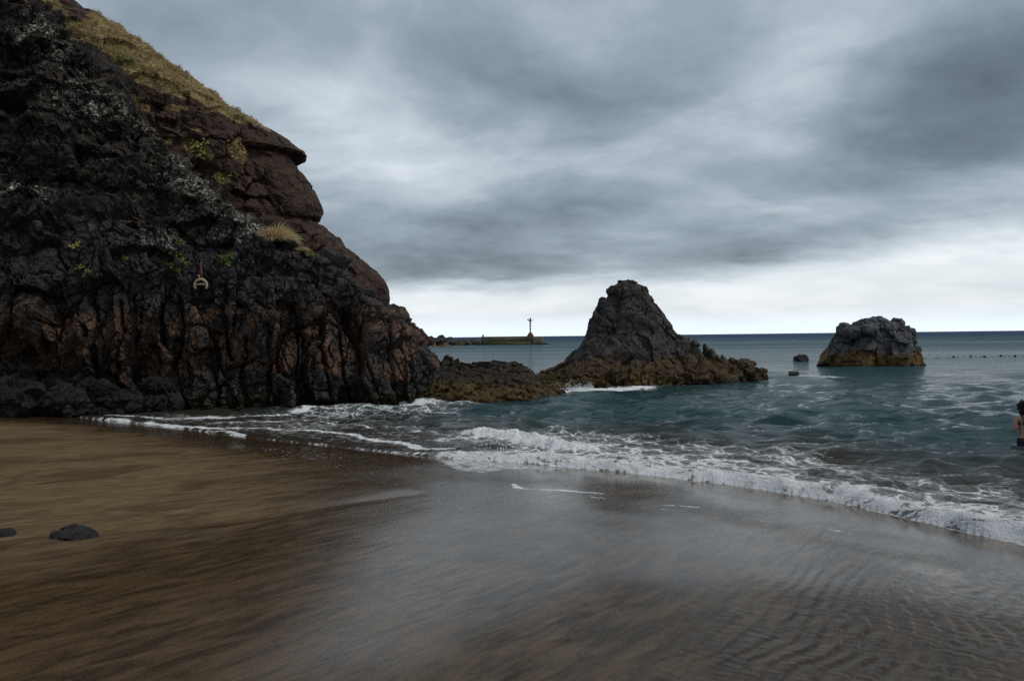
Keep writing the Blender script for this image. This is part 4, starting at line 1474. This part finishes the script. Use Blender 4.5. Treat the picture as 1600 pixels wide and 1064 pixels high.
# fingers
for sgn, palm, zz in ((-1, 12, 1.175), (1, 16, 1.13)):
    for k, ln in enumerate((.060, .072, .068, .052)):
        b0 = (sgn * -.0 + sgn * (.100 - .0), .245, zz + .026 - .017 * k)
        i0 = len(J)
        J.append(((sgn * .085, .245, zz + .026 - .017 * k), .0095))
        J.append(((sgn * (.085 - ln * .6), .255, zz + .026 - .017 * k), .0085))
        J.append(((sgn * (.085 - ln * 1.1), .245, zz + .022 - .017 * k), .007))
        E += [(palm, i0), (i0, i0 + 1), (i0 + 1, i0 + 2)]
    i0 = len(J)
    J.append(((sgn * .100, .205, zz + .045), .011))
    J.append(((sgn * .070, .215, zz + .065), .009))
    E += [(palm, i0), (i0, i0 + 1)]
bake(skin_body('body', J, E, M_SKIN, person))
# face
fc = []
for vf, off in [(lathe([(.004, -.02), (.012, -.012), (.010, .012), (.003, .022)], 10), (0, .135, 1.635))]:
    fc.append(vf)
mesh_object('nose', fc[0][0] + np.array([0, .122, 1.635]), fc[0][1], M_SKIN, person)
for sx in (-1, 1):
    mesh_object('eye', *(lambda vf: (vf[0] + np.array([sx * .032, .108, 1.665]), vf[1]))(lathe([(.003, -.010), (.012, -.004), (.012, .004), (.003, .010)], 10)), M_WHITE, person)
    mesh_object('ear', *(lambda vf: (vf[0] * np.array([.5, 1, 1]) + np.array([sx * .083, .03, 1.64]), vf[1]))(lathe([(.006, -.028), (.016, -.014), (.020, .010), (.010, .028)], 10)), M_SKIN, person)
mesh_object('mouth', *tube([(-.024, .108, 1.585), (0, .116, 1.583), (.024, .108, 1.585)], [.003, .007, .003]), simple('lips', (.30, .10, .09), .5), person)
# bushy shoulder length hair
V, F = lump_geo((0, -.02, 1.655), (.135, .125, .150), 1801, 46, .18, .6, 2.1)
V = V.copy()
n_ = rng
V += .010 * np.stack([fbm(V * 28, 3, 1811), fbm(V * 28, 3, 1812), fbm(V * 28, 3, 1813)], -1) * 2
front = V[:, 1] > .06
V[:, 1] = np.where(front, .06 + (V[:, 1] - .06) * .15, V[:, 1])
mesh_object('hair', V, F, M_HAIR, person)
# swimwear: bands wrapped round the torso
def wrap(name, rings, seg=28):
    V = []
    for z, rx, ry, yo in rings:
        for k in range(seg):
            a = 2 * math.pi * k / seg
            V.append((rx * math.cos(a), yo + ry * math.sin(a), z))
    return mesh_object(name, np.array(V), grid_faces(len(rings), seg, True), M_SUIT, person)


wrap('bikini_bottom', [(.80, .176, .125, 0), (.84, .182, .130, 0), (.90, .180, .128, 0), (.955, .170, .118, 0), (.975, .164, .112, 0)])
top = empty('bikini_top_holder')
bpy.data.objects.remove(top)
V1 = wrap('bikini_band', [(1.262, .158, .112, .01), (1.275, .160, .114, .01), (1.290, .161, .114, .008), (1.298, .159, .112, .008)])
for sx in (-1, 1):
    mesh_object('shoulder_strap', *tube([(sx * .085, -.105, 1.285), (sx * .088, -.108, 1.36), (sx * .085, -.090, 1.43), (sx * .082, -.02, 1.465), (sx * .08, .06, 1.43), (sx * .075, .11, 1.33)], .009, 6), M_SUIT, person)
person.rotation_euler = (math.radians(-3), 0, math.radians(-12))
person.scale = (SC * .93,) * 3

# ------------------------------------------------------------------ spray where the swell breaks on the reef
def spray(label, px0, px1, py, height, n, dep):
    V, F = [], []
    a, b = at_depth(px0, py, dep), at_depth(px1, py, dep)
    tet = np.array([(1, 1, 1), (-1, -1, 1), (-1, 1, -1), (1, -1, -1)]) * .6
    for k in range(n):
        t = random.random()
        c = a * (1 - t) + b * t
        c[2] = 0.0
        # a few jets
        jet = .12 + .88 * abs(math.sin(t * 11.0 + 1)) ** 2 * random.random()
        h = height * jet * random.random() ** 1.3
        c = c + np.array([random.gauss(0, .06) + h * .15, random.gauss(0, .25), h])
        r = random.uniform(.004, .020) * (1.25 - h / height * .7)
        o = len(V)
        rot = np.linalg.qr(rng.normal(size=(3, 3)))[0]
        for q in tet @ rot.T:
            V.append(c + q * r * np.array([1, 1, 1.3]))
        F += [(o, o + 1, o + 2), (o, o + 3, o + 1), (o, o + 2, o + 3), (o + 1, o + 3, o + 2)]
    o = mesh_object('sea_spray', np.array(V), np.array(F), simple('white_water', (.80, .82, .83), .5, .05), smooth=False)
    tag(o, label, 'spray', kind='stuff')


spray('white spray thrown up where the swell breaks between reef and stack', 866, 925, 604, .55, 1500, 32.6)
spray('white spray along the spilling breaker', 750, 850, 694, .26, 500, 15.6)


# ------------------------------------------------------------------ sky and light
SUN_EL, SUN_AZ = math.radians(56), math.radians(98)      # azimuth clockwise from +Y
wd = bpy.data.worlds.new('World')
scene.world = wd
wd.use_nodes = True
wd.node_tree.nodes.clear()
g = NT(wd.node_tree)
out = g.n('ShaderNodeOutputWorld')
bg = g.n('ShaderNodeBackground')
g.L.new(bg.outputs[0], out.inputs[0])
dirv = g.n('ShaderNodeTexCoord').outputs['Generated']
dx, dy, dz = g.xyz(dirv)
sky = g.n('ShaderNodeTexSky', sky_type='NISHITA')
sky.sun_disc = False
sky.sun_elevation = SUN_EL
sky.sun_rotation = SUN_AZ
# cloud deck: a flat layer seen in perspective
den = g.m('ADD', g.m('MAXIMUM', dz, 0.0), .20)
cx = g.m('DIVIDE', dx, den)
cy = g.m('DIVIDE', dy, den)
cp = g.comb(cx, cy, 0.0)
warp = g.vm('SCALE', g.vm('SUBTRACT', g.noise(cp, .55, 4, .55, out=1), (.5, .5, .5)), .75)
cpw = g.vm('ADD', cp, warp)
n_big = g.noise(g.mapv(cpw, (.8, 1.0, 1), (0, 0, .35)), .50, 3, .5)
n_mid = g.noise(g.mapv(cpw, (.85, 1.0, 1), (0, 0, .3)), 1.7, 7, .54, .0)
n_fin = g.noise(cpw, 5.0, 6, .6, .2)
az = g.m('ARCTAN2', dx, dy)
el = g.m('ARCSINE', dz)
wz = g.noise(dirv, 3.2, 5, .55, out=1)
wx_, wy_, _ = g.xyz(wz)
azw = g.m('ADD', az, g.m('MULTIPLY', g.m('SUBTRACT', wx_, .5), .22))
elw = g.m('ADD', el, g.m('MULTIPLY', g.m('SUBTRACT', wy_, .5), .12))


def blob(px, py, rx, ry, rot, amp):
    """cloud mass at a compass bearing and elevation"""
    d = ray(px, py)
    a0 = math.atan2(d[0], d[1])
    e0 = math.atan2(d[2], math.hypot(d[0], d[1]))
    u = g.m('SUBTRACT', azw, a0)
    v = g.m('SUBTRACT', elw, e0)
    ca, sa = math.cos(rot), math.sin(rot)
    p_ = g.m('ADD', g.m('MULTIPLY', u, ca * FOC / rx), g.m('MULTIPLY', v, sa * FOC / rx))
    q_ = g.m('ADD', g.m('MULTIPLY', u, -sa * FOC / ry), g.m('MULTIPLY', v, ca * FOC / ry))
    r2 = g.m('ADD', g.m('MULTIPLY', p_, p_), g.m('MULTIPLY', q_, q_))
    return g.m('MULTIPLY', g.m('EXPONENT', g.m('MULTIPLY', r2, -1.0)), amp)


lum = g.m('ADD', .54, g.m('MULTIPLY', g.m('SUBTRACT', n_mid, .5), .85))
lum = g.m('ADD', lum, g.m('MULTIPLY', g.m('SUBTRACT', n_fin, .5), .20))
lum = g.m('ADD', lum, g.m('MULTIPLY', g.m('SUBTRACT', n_big, .5), .40))
BLOBS = [(430, 140, 240, 90, -.45, .06), (640, 225, 320, 75, -.25, .11), (520, 190, 160, 70, -.3, .02), (650, 60, 300, 70, -.15, -.12), (880, 160, 200, 45, -.15, -.10),
         (1500, 190, 170, 120, .2, -.27), (1560, 60, 200, 90, 0, -.14), (1270, 150, 110, 90, .3, .17), (1050, 220, 120, 60, 0, .06), (900, 340, 420, 32, -.03, -.12),
         (640, 400, 220, 42, 0, -.15), (1150, 385, 300, 26, .03, -.12), (780, 425, 200, 14, 0, -.16), (1540, 310, 180, 35, .1, .10), (1480, 390, 260, 38, .05, .20), (1250, 335, 140, 25, .1, .08), (260, 40, 160, 80, 0, -.04), (560, 320, 90, 50, 0, -.03), (1000, 20, 160, 70, 0, .05), (665, 195, 90, 45, -.2, -.12)]
for bl in BLOBS:
    lum = g.m('ADD', lum, blob(*bl))
lum = g.m('ADD', g.m('MULTIPLY', g.m('SUBTRACT', lum, .5), 1.02), .49)
# bright clear strip under the edge of the deck
edge = g.m('ADD', el, g.m('MULTIPLY', g.m('SUBTRACT', g.noise(g.comb(g.m('MULTIPLY', az, 5.0), g.m('MULTIPLY', el, 26.0), 0.0), 1.2, 5, .55), .5), .07))
edge = g.m('ADD', edge, g.m('MULTIPLY', g.m('MAXIMUM', g.m('ADD', az, -.02), 0.0), -.045))
strip = g.sm(edge, .094, .046)
lum = g.mixf(strip, lum, g.m('ADD', .84, g.m('MULTIPLY', g.m('SUBTRACT', n_mid, .5), .25)))
ccol = g.ramp(lum, [(0.0, (.050, .061, .074)), (.25, (.105, .130, .155)), (.5, (.215, .256, .296)), (.75, (.40, .445, .482)), (1.0, (.76, .775, .78))])
ccol = g.mix(g.m('MULTIPLY', strip, g.sm(el, .035, .0)), ccol, (.62, .70, .78))
low = g.mix(g.sm(dz, 0.0, -.02), ccol, (.03, .04, .05))
skyc = g.vm('SCALE', sky.outputs[0], .10)
tot = g.mix(.93, skyc, low)
g.put(bg.inputs['Color'], tot)
bg.inputs['Strength'].default_value = 1.0

sd = bpy.data.lights.new('sun', 'SUN')
sd.energy = 1.0
sd.angle = math.radians(14)
sd.color = (1.0, .95, .88)
so = bpy.data.objects.new('sun', sd)
COL.objects.link(so)
sv = Vector((math.sin(SUN_AZ) * math.cos(SUN_EL), math.cos(SUN_AZ) * math.cos(SUN_EL), math.sin(SUN_EL)))
so.rotation_euler = sv.to_track_quat('Z', 'Y').to_euler()

scene.view_settings.view_transform = 'Standard'
scene.view_settings.look = 'None'
scene.view_settings.exposure = .60
scene.view_settings.gamma = 1
scene.cycles.use_denoising = False
